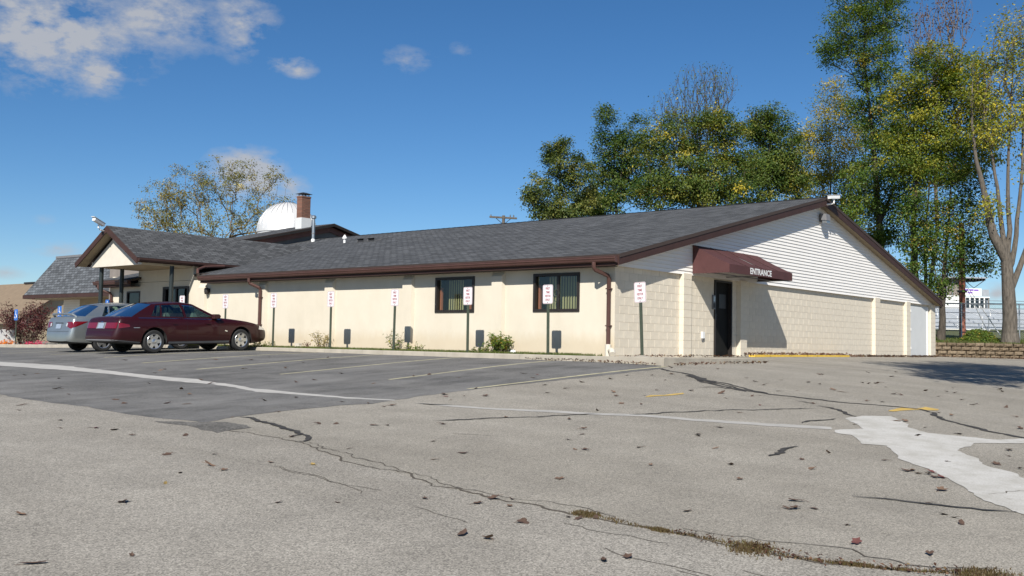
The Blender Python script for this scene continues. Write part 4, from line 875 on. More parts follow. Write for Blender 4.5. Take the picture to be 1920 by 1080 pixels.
# ================================================================== CARS
def interp(tab, x):
    xs = [p[0] for p in tab]; ys = [p[1] for p in tab]
    if x <= xs[0]: return ys[0]
    if x >= xs[-1]: return ys[-1]
    i = max(k for k in range(len(xs)) if xs[k] <= x); i = min(i, len(xs)-2)
    t = (x-xs[i])/(xs[i+1]-xs[i]); return ys[i]+(ys[i+1]-ys[i])*t
def smooth_tab(tab, lo, hi, n, passes=2):
    xs = np.linspace(lo, hi, n); ys = np.array([interp(tab, x) for x in xs])
    for _ in range(passes): ys[1:-1] = (ys[:-2]+2*ys[1:-1]+ys[2:])/4
    return xs, ys
def build_car(name, label, cfg, paint, parts):
    t = tag(empty(name), label, 'car')
    lo, hi = cfg['x']; n = 90
    # denser stations at both ends
    u = np.linspace(0, 1, n); xs = lo+(hi-lo)*(.5-.5*np.cos(np.pi*u))*.55+(hi-lo)*u*.45
    T = np.array([interp(cfg['top'], x) for x in xs]); Wd = np.array([interp(cfg['w'], x) for x in xs]); B = np.array([interp(cfg['bot'], x) for x in xs])
    for _ in range(2):
        for a in (T, Wd, B): a[1:-1] = (a[:-2]+2*a[1:-1]+a[2:])/4
    def sect(w, zb, zt):
        H = zt-zb
        return [(0,zb),(.5*w,zb),(.84*w,zb+.008),(.94*w,zb+.05*min(1,H)),(.98*w,zb+.14*H),(.997*w,zb+.32*H),(w,zb+.5*H),(.993*w,zb+.66*H),(.978*w,zb+.80*H),(.955*w,zb+.90*H),(.92*w,zb+.965*H),(.86*w,zt-.002),(.72*w,zt+.010),(.4*w,zt+.022),(0,zt+.028)]
    b = MB(); K = len(sect(1,0,1))
    for i, x in enumerate(xs):
        s = sect(Wd[i], B[i], T[i]); ring = [(x, y, z) for y, z in s]+[(x, -y, z) for y, z in s[-2:0:-1]]
        b.v += ring
    L_ = 2*K-2
    for i in range(n-1):
        for k in range(L_): b.f.append([i*L_+k, i*L_+(k+1) % L_, (i+1)*L_+(k+1) % L_, (i+1)*L_+k])
    b.f.append(list(range(L_))); b.f.append(list(range((n-1)*L_, n*L_)))
    me = b.mesh('body'); bm = bmesh.new(); bm.from_mesh(me); bmesh.ops.recalc_face_normals(bm, faces=bm.faces); bm.to_mesh(me); bm.free()
    body = bpy.data.objects.new('body', me); link(body, t)
    cut = MB(); RA = cfg['arch']
    for ax in (0, cfg['wb']):
        for s in (-1, 1):
            c = MB().lathe([(0.0001,-.16),(RA,-.16),(RA,.3),(0.0001,.3)], 40, 'y', (ax, s*(cfg['w0']-.06), cfg['wr']+.015)); cut.add(c.v, c.f)
    cm = cut.mesh('cut'); bm = bmesh.new(); bm.from_mesh(cm); bmesh.ops.remove_doubles(bm, verts=bm.verts, dist=.001); bmesh.ops.recalc_face_normals(bm, faces=bm.faces); bm.to_mesh(cm); bm.free()
    co = bpy.data.objects.new('cut', cm); COL.objects.link(co)
    md = body.modifiers.new('b', 'BOOLEAN'); md.operation = 'DIFFERENCE'; md.object = co; md.solver = 'EXACT'
    bpy.context.view_layer.update()
    nm = bpy.data.meshes.new_from_object(body.evaluated_get(bpy.context.evaluated_depsgraph_get())); body.modifiers.clear(); body.data = nm; bpy.data.objects.remove(co)
    nm.materials.clear(); nm.materials.append(paint); nm.materials.append(MATS['rubber']); nm.materials.append(MATS['interior'])
    for p in nm.polygons:
        c = p.center
        p.material_index = 0
        for ax in (0, cfg['wb']):
            r = math.hypot(c.x-ax, c.z-cfg['wr']-.015)
            if r < RA+.004 and abs(c.y) < cfg['w0']-.01 and abs(c.y) > cfg['w0']-.3 and (r < RA-.004 or abs(p.normal.y) < .4): p.material_index = 1
        if p.normal.z < -.8: p.material_index = 1
    nm.shade_smooth(); nm.set_sharp_from_angle(angle=R(35))
    bv = BVHTree.FromPolygons([v.co for v in nm.vertices], [list(p.vertices) for p in nm.polygons])
    # ---- greenhouse
    cols = cfg['cols']; rows = cfg.get('rows', [0, .08, .3, .55, .80, .88, 1])
    def belt(x): return interp(list(zip(xs, T)), x)+.012
    def roofz(x): return interp(cfg['roof'], x)
    yb, yt = cfg['yb'], cfg['yt']
    def sp(c, r, side):
        bx, tx = cols[c]; zb, zt = belt(bx)-.02, roofz(tx)-.045
        x = bx+(tx-bx)*(r+.10*math.sin(math.pi*r)*(1 if c in (0,1) else 0)); z = zb+(zt-zb)*(r+(.06*math.sin(math.pi*r) if c in (0,len(cols)-1) else .02*math.sin(math.pi*r)))
        y0 = yb-(.04 if c in (0, len(cols)-1) else 0)
        return Vector((x, side*(y0+(yt-y0)*r+.035*math.sin(math.pi*r)), z))
    cab = MB(); panes = []
    wins = cfg['wins']
    for side in (-1, 1):
        for c in range(len(cols)-1):
            for r in range(len(rows)-1):
                q = [sp(c, rows[r], side), sp(c+1, rows[r], side), sp(c+1, rows[r+1], side), sp(c, rows[r+1], side)]
                if c in wins and 1 <= r <= 4: continue
                cab.add(q, [(0,1,2,3)] if side < 0 else [(0,3,2,1)])
            if c in wins:
                g = MB()
                for r in range(1, 5):
                    q = [sp(c, rows[r], side), sp(c+1, rows[r], side), sp(c+1, rows[r+1], side), sp(c, rows[r+1], side)]
                    g.add([v-Vector((0,side*.008,0)) for v in q], [(0,1,2,3)] if side < 0 else [(0,3,2,1)])
                g.build('side_window', MATS[cfg['glass'].get(c, 'car_glass')], t, smooth=True)
    # roof panel with crown
    tx0, tx1 = cols[-1][1], cols[0][1]; m = 14; kk = 9; ri = len(cab.v)
    for i in range(m+1):
        x = tx0+(tx1-tx0)*i/m
        # rail point on the cabin side at that x
        cc = [c for c in range(len(cols)-1) if cols[c+1][1]-1e-6 <= x <= cols[c][1]+1e-6][0]; f = (x-cols[cc+1][1])/(cols[cc][1]-cols[cc+1][1]+1e-9)
        rail = sp(cc+1, 1, 1)*(1-f)+sp(cc, 1, 1)*f
        for k in range(kk+1):
            s = -1+2*k/kk; bow = (1-s*s)
            cab.v.append((x+(.05*bow*((i/m)**6)-.05*bow*((1-i/m)**6)), s*rail.y, rail.z+(roofz(x)-rail.z)*(1-abs(s)**2.6)))
    for i in range(m):
        for k in range(kk): a = ri+i*(kk+1)+k; cab.f.append([a, a+kk+1, a+kk+2, a+1])
    o = cab.build('cabin_shell', paint, t, fix=True); bm = bmesh.new(); bm.from_mesh(o.data); bmesh.ops.remove_doubles(bm, verts=bm.verts, dist=.003); bmesh.ops.recalc_face_normals(bm, faces=bm.faces); bm.to_mesh(o.data); bm.free()
    o.data.shade_smooth(); o.data.set_sharp_from_angle(angle=R(40))
    # windscreen and rear window
    for nm_, c, sgn in (('windscreen', 0, 1), ('rear_window', len(cols)-1, -1)):
        g = MB(); kk2 = 8; rr = [0, .2, .4, .6, .8, 1.0]
        for r in rr:
            p = sp(c, r, 1)
            for k in range(kk2+1):
                s = -1+2*k/kk2; g.v.append((p.x+sgn*.11*(1-s*s)*(1-.55*r), s*p.y, p.z+(.02+.02*r)*(1-s*s)))
        for i in range(len(rr)-1):
            for k in range(kk2): a = i*(kk2+1)+k; g.f.append([a, a+1, a+kk2+2, a+kk2+1])
        g.build(nm_, MATS['dark_glass' if sgn < 0 else 'car_glass'], t, smooth=True)
    # interior: dash, seats, headrests
    it = empty('interior', parent=t); zb = belt(1.0)
    MB().box((cols[-1][0]+.1,-yb+.12,zb-.035),(cols[0][0]-.1,yb-.12,zb+.018)).build('parcel_deck', MATS['interior'], it)
    for sx in (cfg['seats'][0], cfg['seats'][1]):
        for sy in (-.36, .36):
            MB().poly_y([(sx-.10,zb-.05),(sx+.10,zb-.05),(sx-.01,zb+.14),(sx-.09,zb+.14)], sy-.23, sy+.23).build('seat_back', MATS['seat'], it, fix=True)
            MB().poly_y([(sx-.08,zb+.145),(sx+.02,zb+.145),(sx+.01,zb+.29),(sx-.05,zb+.30)], sy-.12, sy+.12).build('headrest', MATS['seat'], it, fix=True)
    MB().tube([(cols[0][0]-.5+.02*math.cos(a), .36+.18*math.cos(a), zb+.05+.16*math.sin(a)) for a in np.linspace(0,6.283,17)], .014, 5, False).build('steering_wheel', MATS['rubber'], it)
    # ---- surface patches projected on the body
    def proj(pts, direction, off=.006):
        out = []
        for p in pts:
            d = Vector(direction); h = bv.ray_cast(Vector(p)-d*3, d)
            out.append(h[0]-d*off if h[0] is not None else None)
        return out
    def patch(nm_, corners, direction, mat, nu=10, nv=4, off=.006, smooth=True):
        c = [Vector(p) for p in corners]; g = MB(); P = []
        for j in range(nv+1):
            for i in range(nu+1):
                s, w = i/nu, j/nv; P.append((c[0]*(1-s)+c[1]*s)*(1-w)+(c[3]*(1-s)+c[2]*s)*w)
        Q = proj(P, direction, off)
        g.v = [tuple(q) if q is not None else (0,0,.5) for q in Q]
        for j in range(nv):
            for i in range(nu):
                a = [j*(nu+1)+i, j*(nu+1)+i+1, (j+1)*(nu+1)+i+1, (j+1)*(nu+1)+i]
                if all(Q[k] is not None for k in a): g.f.append(a)
        if g.f:                                        # keep the largest connected piece
            grp = []
            for f in g.f:
                hit = [s for s in grp if s[0] & set(f)]; new = [set(f), [f]]
                for s in hit: new[0] |= s[0]; new[1] += s[1]; grp.remove(s)
                grp.append(new)
            g.f = max(grp, key=lambda s: len(s[1]))[1]; us = sorted({i for f in g.f for i in f}); mp_ = {a: i for i, a in enumerate(us)}
            g.v = [g.v[a] for a in us]; g.f = [[mp_[i] for i in f] for f in g.f]
        return g.build(nm_, mat, t, smooth=smooth)
    parts(t, patch, cfg, belt, sp)
    # ---- wheels
    wr = cfg['wr']
    def wheel():
        w = empty('wheel', parent=t); hw = .105
        MB().lathe([(wr*.62,-hw*.8),(wr*.70,-hw),(wr*.90,-hw),(wr*.975,-hw*.8),(wr,-hw*.35),(wr,hw*.35),(wr*.975,hw*.8),(wr*.9,hw),(wr*.70,hw),(wr*.62,hw*.8)], 36, 'y').build('tyre', MATS['rubber'], w, smooth=True)
        rim = empty('rim', parent=w)
        MB().lathe([(wr*.66,-hw*.92),(wr*.63,-hw*.96),(wr*.60,-hw*.85),(wr*.57,hw*.1),(0,hw*.12)], 36, 'y').build('barrel', MATS['grey_plastic'], rim, smooth=True) if False else None
        return w
    for ax, s in ((0,-1),(0,1),(cfg['wb'],-1),(cfg['wb'],1)):
        w = empty('wheel', parent=t); hw = .105
        MB().lathe([(wr*.62,-hw*.75),(wr*.70,-hw),(wr*.90,-hw),(wr*.975,-hw*.8),(wr,-hw*.35),(wr,hw*.35),(wr*.975,hw*.8),(wr*.9,hw),(wr*.70,hw),(wr*.62,hw*.75)], 36, 'y').build('tyre', MATS['rubber'], w, smooth=True)
        MB().lathe([(wr*.67,-hw*.93),(wr*.64,-hw*.97),(wr*.61,-hw*.80),(wr*.59,-.01),(0,.0)], 36, 'y').build('barrel', MATS['wire'], w, smooth=True)
        r_ = MB(); r_.lathe([(wr*.675,-hw*.92),(wr*.65,-hw*1.0),(wr*.60,-hw*.92),(wr*.61,-hw*.75)], 36, 'y'); r_.build('rim_lip', MATS['alloy'], w, smooth=True)
        ns = cfg['spokes']; sb = MB()
        for k in range(ns):
            a = 2*math.pi*k/ns; ca, sa = math.cos(a), math.sin(a)
            def pt(r, q, y): return (r*ca-q*sa, y, r*sa+q*ca)
            w0, w1 = wr*.17, wr*.135
            sb.add([pt(wr*.18,-w0,-hw*.80),pt(wr*.18,w0,-hw*.80),pt(wr*.62,w1,-hw*.88),pt(wr*.62,-w1,-hw*.88),pt(wr*.18,-w0*1.2,-hw*.3),pt(wr*.18,w0*1.2,-hw*.3),pt(wr*.62,w1*1.25,-hw*.5),pt(wr*.62,-w1*1.25,-hw*.5)],[(0,1,2,3),(0,3,7,4),(1,5,6,2)])
        sb.build('spokes', MATS['alloy'], w)
        MB().lathe([(0,-hw*1.02),(wr*.12,-hw*1.0),(wr*.22,-hw*.86),(wr*.25,-hw*.4)], 20, 'y').build('hub', MATS['alloy'], w, smooth=True)
        w.location = (ax, s*(cfg['w0']-.125), wr)
        if s > 0: w.rotation_euler = (0,0,math.pi)
        if ax > 0: w.rotation_euler[2] += cfg.get('steer', 0)
    return t

def seam(patch, pts, w=.007):
    for a, b in zip(pts[:-1], pts[1:]):
        d = (Vector(b)-Vector(a)); nn = Vector((-d.z, 0, d.x)).normalized()*w/2
        patch('panel_gap', [Vector(a)-nn, Vector(b)-nn, Vector(b)+nn, Vector(a)+nn], (0, 1 if a[1] < 0 else -1, 0), MATS['rubber'], max(2, int(d.length/.08)), 1, .002, False)
def red_parts(t, patch, cfg, belt, sp):
    for s in (-1, 1):
        d = (0, -s, 0)
        # tail lamps on the rear face and wrapping the corner
        patch('tail_lamp', [(-1.2,s*.23,.70),(-1.2,s*.80,.70),(-1.2,s*.80,.855),(-1.2,s*.23,.855)], (1,0,0), MATS['lamp_red'], 12, 4, .008)
        patch('tail_lamp', [(-1.03,s*1.2,.70),(-.72,s*1.2,.735),(-.74,s*1.2,.80),(-1.01,s*1.2,.855)], d, MATS['lamp_red'], 8, 4, .008)
        patch('side_marker', [(-.62,s*1.2,.705),(-.44,s*1.2,.705),(-.44,s*1.2,.722),(-.62,s*1.2,.722)], d, MATS['alloy'], 4, 1)
        patch('headlamp', [(3.52,s*1.2,.635),(3.86,s*1.2,.60),(3.86,s*1.2,.70),(3.60,s*1.2,.745)], d, MATS['lamp_clear'], 8, 4)
        patch('belt_highlight', [(-.45,s*1.2,belt(-.4)-.055),(2.15,s*1.2,belt(2.1)-.055),(2.15,s*1.2,belt(2.1)-.040),(-.45,s*1.2,belt(-.4)-.040)], d, MATS['chrome'], 40, 1, .008)  # bright strip stands in for the highlight along the belt line
        patch('lower_moulding', [(.42,s*1.2,.255),(2.42,s*1.2,.255),(2.42,s*1.2,.315),(.42,s*1.2,.315)], d, MATS['grey_plastic'], 30, 2, .012)
        patch('rear_moulding', [(-1.12,s*1.2,.33),(-.42,s*1.2,.275),(-.42,s*1.2,.32),(-1.12,s*1.2,.39)], d, MATS['grey_plastic'], 16, 2, .010)
        patch('fender_badge', [(2.26,s*1.2,.60),(2.34,s*1.2,.575),(2.36,s*1.2,.60),(2.28,s*1.2,.625)], d, MATS['chrome'], 2, 1)
        for (x0, x1) in ((.55,.70),(1.62,1.77)):
            patch('door_handle', [(x0,s*1.2,.80),(x1,s*1.2,.80),(x1,s*1.2,.83),(x0,s*1.2,.83)], d, MATS['paint_red'], 4, 2, .022)
        seam(patch, [(1.02,s*1.2,.30),(1.02,s*1.2,.97)]); seam(patch, [(2.06,s*1.2,.30),(2.12,s*1.2,.95)]); seam(patch, [(.05,s*1.2,.90),(.22,s*1.2,.66),(.42,s*1.2,.36)])
        mir = empty('mirror', (1.98,s*.93,1.02), parent=t)
        MB().poly_y([(-.10,-.06),(.08,-.05),(.10,.02),(.04,.07),(-.10,.07)], -.07, .09).build('housing', MATS['paint_red'], mir, fix=True); MB().box((-.05,-.12*s-.02,-.05),(.05,-.12*s+.06,-.01)).build('stalk', MATS['rubber'], mir)
    patch('rear_moulding', [(-1.3,-.84,.335),(-1.3,.84,.335),(-1.3,.84,.395),(-1.3,-.84,.395)], (1,0,0), MATS['grey_plastic'], 20, 2, .010)
    patch('plate_recess', [(-1.2,-.23,.69),(-1.2,.23,.69),(-1.2,.23,.86),(-1.2,-.23,.86)], (1,0,0), MATS['grey_plastic'], 6, 2, .004)
    patch('licence_plate', [(-1.2,-.155,.70),(-1.2,.155,.70),(-1.2,.155,.845),(-1.2,-.155,.845)], (1,0,0), MATS['plate'], 6, 2, .016)
    patch('plate_lamp', [(-1.2,-.06,.862),(-1.2,.06,.862),(-1.2,.06,.882),(-1.2,-.06,.882)], (1,0,0), MATS['chrome'], 3, 1, .012)
    seam2 = [(-1.2,-.86,.64),(-1.2,.86,.64),(-1.2,.86,.648),(-1.2,-.86,.648)]; patch('bumper_gap', seam2, (1,0,0), MATS['rubber'], 20, 1, .003)
RED = dict(x=(-1.16, 4.0), wb=2.85, w0=.935, wr=.325, arch=.385, spokes=6, yb=.80, yt=.60, steer=R(0), seats=(.62, 1.50),
    top=[(-1.16,.50),(-1.155,.60),(-1.12,.645),(-1.06,.67),(-1.04,.86),(-1.0,.965),(-.9,1.0),(-.5,1.02),(0,1.01),(.8,.985),(1.6,.965),(2.2,.975),(2.6,.94),(3.1,.88),(3.5,.80),(3.75,.715),(3.88,.645),(3.95,.58),(4.0,.49)],
    w=[(-1.16,.70),(-1.12,.80),(-1.0,.865),(-.7,.905),(0,.935),(1.5,.94),(2.85,.925),(3.4,.875),(3.7,.80),(3.88,.70),(3.96,.58),(4.0,.45)],
    bot=[(-1.16,.36),(-1.05,.31),(-.6,.26),(0,.22),(2.85,.20),(3.5,.21),(3.8,.27),(3.93,.34),(4.0,.40)],
    cols=[(2.22,1.38),(2.02,1.28),(1.08,.98),(1.0,.90),(.28,.36),(.22,.32),(-.06,.20),(-.62,.06)], wins=(1,3,5), glass={},
    roof=[(0,1.40),(.2,1.425),(.5,1.452),(.85,1.462),(1.15,1.452),(1.4,1.415)])
red = build_car('maroon_sedan', 'dark maroon four-door sedan parked nose-in to the kerb', RED, MATS['paint_red'], red_parts)
def silver_parts(t, patch, cfg, belt, sp):
    for s in (-1, 1):
        d = (0, -s, 0)
        patch('tail_lamp', [(-1.1,s*.42,.78),(-1.1,s*.74,.70),(-1.1,s*.76,.90),(-1.1,s*.48,.90)], (1,0,0), MATS['lamp_red'], 8, 5, .008)
        patch('tail_lamp', [(-.93,s*1.2,.72),(-.72,s*1.2,.80),(-.46,s*1.2,.905),(-.90,s*1.2,.91)], d, MATS['lamp_red'], 8, 5, .008)
        patch('reversing_lamp', [(-1.1,s*.43,.785),(-1.1,s*.52,.76),(-1.1,s*.53,.86),(-1.1,s*.46,.87)], (1,0,0), MATS['lamp_clear'], 4, 4, .014)
        for (x0, x1) in ((.45,.60),(1.42,1.57)): patch('door_handle', [(x0,s*1.2,.84),(x1,s*1.2,.84),(x1,s*1.2,.87),(x0,s*1.2,.87)], d, MATS['paint_silver'], 4, 2, .022)
        patch('headlamp', [(3.1,s*1.2,.66),(3.42,s*1.2,.60),(3.40,s*1.2,.72),(3.18,s*1.2,.78)], d, MATS['lamp_clear'], 8, 4)
        seam(patch, [(.92,s*1.2,.30),(.92,s*1.2,.97)]); seam(patch, [(1.86,s*1.2,.30),(1.9,s*1.2,.93)]); seam(patch, [(.0,s*1.2,.92),(.16,s*1.2,.68),(.36,s*1.2,.36)])
        mir = empty('mirror', (1.80,s*.88,1.04), parent=t); MB().poly_y([(-.09,-.05),(.07,-.05),(.09,.02),(.04,.06),(-.09,.06)], -.06, .08).build('housing', MATS['paint_silver'], mir, fix=True)
    patch('licence_plate', [(-1.2,-.155,.70),(-1.2,.155,.70),(-1.2,.155,.84),(-1.2,-.155,.84)], (1,0,0), MATS['plate'], 6, 2, .012)
    patch('trunk_garnish', [(-1.2,-.24,.855),(-1.2,.24,.855),(-1.2,.24,.878),(-1.2,-.24,.878)], (1,0,0), MATS['wire'], 8, 1, .012)
    patch('bumper_gap', [(-1.2,-.80,.615),(-1.2,.80,.615),(-1.2,.80,.623),(-1.2,-.80,.623)], (1,0,0), MATS['rubber'], 20, 1, .003)
    spl = empty('spoiler', parent=t)
    MB().tube([(-.74,-.66,1.04),(-.82,-.60,1.115),(-.87,-.3,1.13),(-.88,0,1.132),(-.87,.3,1.13),(-.82,.60,1.115),(-.74,.66,1.04)], [.03,.04,.03,.028,.03,.04,.03], 8).build('wing', MATS['paint_silver'], spl, smooth=True)
SIL = dict(x=(-1.02, 3.50), wb=2.60, w0=.85, wr=.305, arch=.355, spokes=5, yb=.745, yt=.56, seats=(.52, 1.36),
    top=[(-1.02,.50),(-1.015,.58),(-.99,.625),(-.95,.65),(-.93,.85),(-.90,.985),(-.84,1.03),(-.6,1.055),(-.3,1.06),(0,1.04),(.8,1.0),(1.5,.975),(2.0,.975),(2.4,.93),(2.9,.86),(3.2,.77),(3.38,.66),(3.46,.56),(3.5,.44)],
    w=[(-1.02,.62),(-.98,.73),(-.88,.785),(-.6,.825),(0,.85),(1.4,.855),(2.6,.845),(3.0,.80),(3.25,.72),(3.4,.62),(3.47,.50),(3.5,.40)],
    bot=[(-1.02,.33),(-.9,.27),(-.5,.24),(0,.20),(2.6,.19),(3.2,.2),(3.5,.28)],
    cols=[(2.02,1.22),(1.84,1.13),(.96,.88),(.88,.80),(.22,.30),(.16,.26),(-.02,.18),(-.52,-.02)], wins=(1,3,5), glass={},
    roof=[(-.1,1.39),(.1,1.425),(.4,1.465),(.75,1.48),(1.0,1.47),(1.24,1.43)])
sil = build_car('silver_sedan', 'silver compact sedan with rear spoiler parked beyond the maroon car', SIL, MATS['paint_silver'], silver_parts)
def park(o, x, y, wb, rz=0):
    zr_, zf = h1(x, y)+.006, h1(x+wb, y)+.006
    o.location = (x, y, zr_); o.rotation_euler = (0, -math.atan2(zf-zr_, wb), rz)
park(red, -5.12, 12.86, 2.85); park(sil, -5.0, 15.78, 2.60)
# ================================================================== TREES AND PLANTS
def leaf_mesh(name, P, size, mat, parent, rng, droop=.3, tone=(.5, .22), aspect=.6, clump=None, up=1.0):
    n = len(P); cen = P.mean(0); out = P-cen; out /= np.linalg.norm(out, axis=1)[:, None]+1e-6
    nn = np.array([0, 0, 1.])*up*.8+out*.5*up+rng.normal(0, .55, (n, 3)); nn /= np.linalg.norm(nn, axis=1)[:, None]
    d = rng.normal(0, 1, (n, 3)); d[:, 2] -= droop; d -= nn*(d*nn).sum(1)[:, None]; d /= np.linalg.norm(d, axis=1)[:, None]
    e = np.cross(nn, d); s = size*rng.uniform(.6, 1.35, n)[:, None]; w = s*aspect
    V = np.stack([P, P+d*s*.45+e*w*.5+nn*s*.12, P+d*s-nn*s*.08, P+d*s*.45-e*w*.5+nn*s*.12], 1).reshape(-1, 3)
    b = np.arange(n)*4; F = np.concatenate([np.stack([b, b+1, b+2], -1), np.stack([b, b+2, b+3], -1)])
    o = meshobj(name, V.tolist(), F.tolist(), mat, parent)
    tn = rng.normal(tone[0], tone[1], n) if clump is None else tone[0]+rng.normal(0, tone[1], clump.max()+1)[clump]+rng.normal(0, tone[1]*.4, n)
    tn = np.clip(tn, 0, 1); at = o.data.attributes.new('tone', 'FLOAT', 'FACE'); at.data.foreach_set('value', np.concatenate([tn, tn]))
    return o
def tree(name, label, base, z0, blobs, trunks, seed, n_att, leaves, size, lmat, bmat, tip=.012, clump=.38, bare=0., tone=(.5, .22), group=None, droop=.35, depth=1., rmax=None, pw=.46, trad=None, wob=.05, stray=1.0):
    """trunks: polylines; blobs: (x, y, z, horizontal radius, vertical radius). Branches reach out to points spread through the crown."""
    rng = np.random.default_rng(seed)
    t = tag(empty(name, (base[0], base[1], z0)), label, 'tree', group); O = np.array([base[0], base[1], z0])
    pos = []; par = []; of = []
    for tk, tr in enumerate(trunks):
        last = -1; n0 = len(pos)
        for i in range(len(tr)-1):
            a, b = np.array(tr[i], float)-O, np.array(tr[i+1], float)-O; k = max(2, int(np.linalg.norm(b-a)/.6))
            for q in range(k):
                if last == -1 and pos and q == 0:
                    dd = np.linalg.norm(np.array(pos)-a, axis=1); last = int(dd.argmin())
                    if dd[last] < .05: continue
                pos.append(a+(b-a)*q/k+rng.normal(0, .02, 3)); par.append(last); last = len(pos)-1
        pos.append(np.array(tr[-1], float)-O); par.append(last)
        fr = np.linspace(0, 1, len(pos)-n0); of += list(np.clip((1-fr) if tk else (1-np.maximum(0, fr-.45)/.55), 0, 1)**.6)
    nt = len(pos); plen = np.zeros(nt); fk = np.ones(nt)
    for i in range(nt):
        if par[i] >= 0: plen[i] = plen[par[i]]+np.linalg.norm(pos[i]-pos[par[i]]); fk[i] = fk[par[i]]
        if i > 0 and par[i] >= 0 and par[i] != i-1: fk[i] = .5
    c0 = pos[min(nt-1, max(0, int(nt*.35)))]
    wts = np.array([b[3]**2*b[4] for b in blobs])**.75; wts /= wts.sum()
    att = []
    for _ in range(n_att):
        b = blobs[rng.choice(len(blobs), p=wts)]; d = rng.normal(0, 1, 3); d /= np.linalg.norm(d); r = rng.random()**.42
        att.append(np.array(b[:3])-O+d*r*np.array([b[3]*depth, b[3]*depth, b[4]]))
    att = np.array(att); tp = np.array(pos)
    order = np.argsort([np.linalg.norm(tp-a, axis=1).min() for a in att])
    arr = np.zeros((nt+n_att*4+8, 3)); arr[:nt] = tp; cnt = nt; tips = []
    for ai in order:
        a = att[ai]; dv = arr[:cnt]-a; ds = np.linalg.norm(dv*np.array([1, 1, .8]), axis=1)+np.maximum(0, dv[:, 2]+.3)*1.6+(np.arange(cnt) < 3)*9
        u = a-c0; u = u/(np.linalg.norm(u)+1e-9); cs = -(dv@u)/(np.linalg.norm(dv, axis=1)+1e-9); ds = ds*(1+stray*(1-cs))
        k = int(ds.argmin()); s = arr[k]; L = np.linalg.norm(a-s)
        m = 3 if L > .9 else 2; prev = k
        for q in range(1, m+1):
            f = q/m; p = s+(a-s)*f+np.array([0, 0, .10*L*math.sin(math.pi*f)*(.6)])+rng.normal(0, wob*L, 3)*(q < m)
            arr[cnt] = p; par.append(prev); prev = cnt; cnt += 1
        tips.append(prev)
    arr = arr[:cnt]; par = np.array(par); load = np.zeros(cnt)
    for i in tips: load[i] += 1
    for i in range(cnt-1, -1, -1):
        if i >= nt and par[i] >= 0: load[par[i]] += load[i]
    for i in range(nt-1, -1, -1):
        if par[i] >= 0: load[par[i]] += load[i]
    rad = tip*np.maximum(load, 1)**pw
    if rmax: rad = np.minimum(rad, rmax)
    if trad:
        for i in range(nt): rad[i] = max(min(rad[i], trad[0])*.5*max(.15, of[i]), trad[0]*fk[i]*max(0, 1-plen[i]/(plen.max()*1.06))**1.25*max(.12, of[i])+trad[1]*.25)
    V = []; F = []; ring = {}; main = {}
    for i in range(cnt):
        p = par[i]
        if p >= 0 and (p not in main or load[i] > load[main[p]]): main[p] = i
    def frame(d):
        d = d/(np.linalg.norm(d)+1e-9); a = np.cross(d, (0, 0, 1) if abs(d[2]) < .95 else (1, 0, 0)); a /= np.linalg.norm(a); return a, np.cross(d, a)
    def addring(c, d, r, k):
        a, e = frame(d); b = len(V); th = np.arange(k)*2*math.pi/k
        V.extend(list(c+(np.outer(np.cos(th), a)+np.outer(np.sin(th), e))*r)); return b
    for i in range(cnt):
        p = par[i]
        if p < 0: continue
        d0 = arr[i]-arr[p]
        if p in ring and main.get(p) == i: rp = ring[p]; k = rp[1]
        else:
            k = 10 if rad[i] > .12 else (7 if rad[i] > .04 else 4); rp = (addring(arr[p], d0, min(rad[p]*.95, rad[i]*1.25), k), k)
        nx = main.get(i); dm = d0/(np.linalg.norm(d0)+1e-9)
        if nx is not None: e = arr[nx]-arr[i]; dm = dm+e/(np.linalg.norm(e)+1e-9)
        # keep the ring's start aligned with the previous one
        b = addring(arr[i], dm, rad[i], k); pv = np.array(V[rp[0]]); q = np.array(V[b:b+k]); off = (pv-arr[p]); off = off/(np.linalg.norm(off)+1e-9)
        sh = int(((q-arr[i])@off).argmax()); V[b:b+k] = list(np.roll(q, -sh, axis=0))
        F += [[rp[0]+j, rp[0]+(j+1) % k, b+(j+1) % k, b+j] for j in range(k)]
        ring[i] = (b, k)
    for i in range(nt):                                     # flare where a trunk meets the ground
        if par[i] < 0:
            p = arr[i]; r = rad[i]; b = len(V); k = 12
            for (zz, rr) in ((-.5, r*2.0), (-.02, r*1.65), (.25, r*1.2), (.8, r*1.02)):
                for j in range(k): th = 2*math.pi*j/k; q = rr*(1+.12*math.sin(3*th+seed)*(1 if zz < .2 else .3)); V.append(p+np.array([math.cos(th)*q, math.sin(th)*q, zz]))
            for s_ in range(3): F += [[b+s_*k+j, b+s_*k+(j+1) % k, b+(s_+1)*k+(j+1) % k, b+(s_+1)*k+j] for j in range(k)]
    meshobj('trunk', [tuple(v) for v in V], F, bmat, t, True)
    if leaves:
        P = []; CL = []
        for i in tips:
            if rng.random() < bare: continue
            k = max(1, int(rng.normal(leaves, leaves*.35))); s = arr[par[i]]; e = arr[i]
            f = rng.random(k)[:, None]**.6; P.append(s+(e-s)*f+rng.normal(0, clump, (k, 3))*np.array([1, 1, .65])); CL += [len(P)-1]*k
        leaf_mesh('crown', np.concatenate(P), size, lmat, t, rng, droop, tone, clump=np.array(CL))
    return t
GT = 'trees behind the building'
def straight(b, z0, top, wob, seed):
    r = random.Random(seed); k = 5; return [[(b[0]+(top[0]-b[0])*i/k+r.gauss(0, wob)*(0 < i), b[1]+(top[1]-b[1])*i/k+r.gauss(0, wob)*(0 < i), z0+(top[2]-z0)*i/k) for i in range(k+1)]]
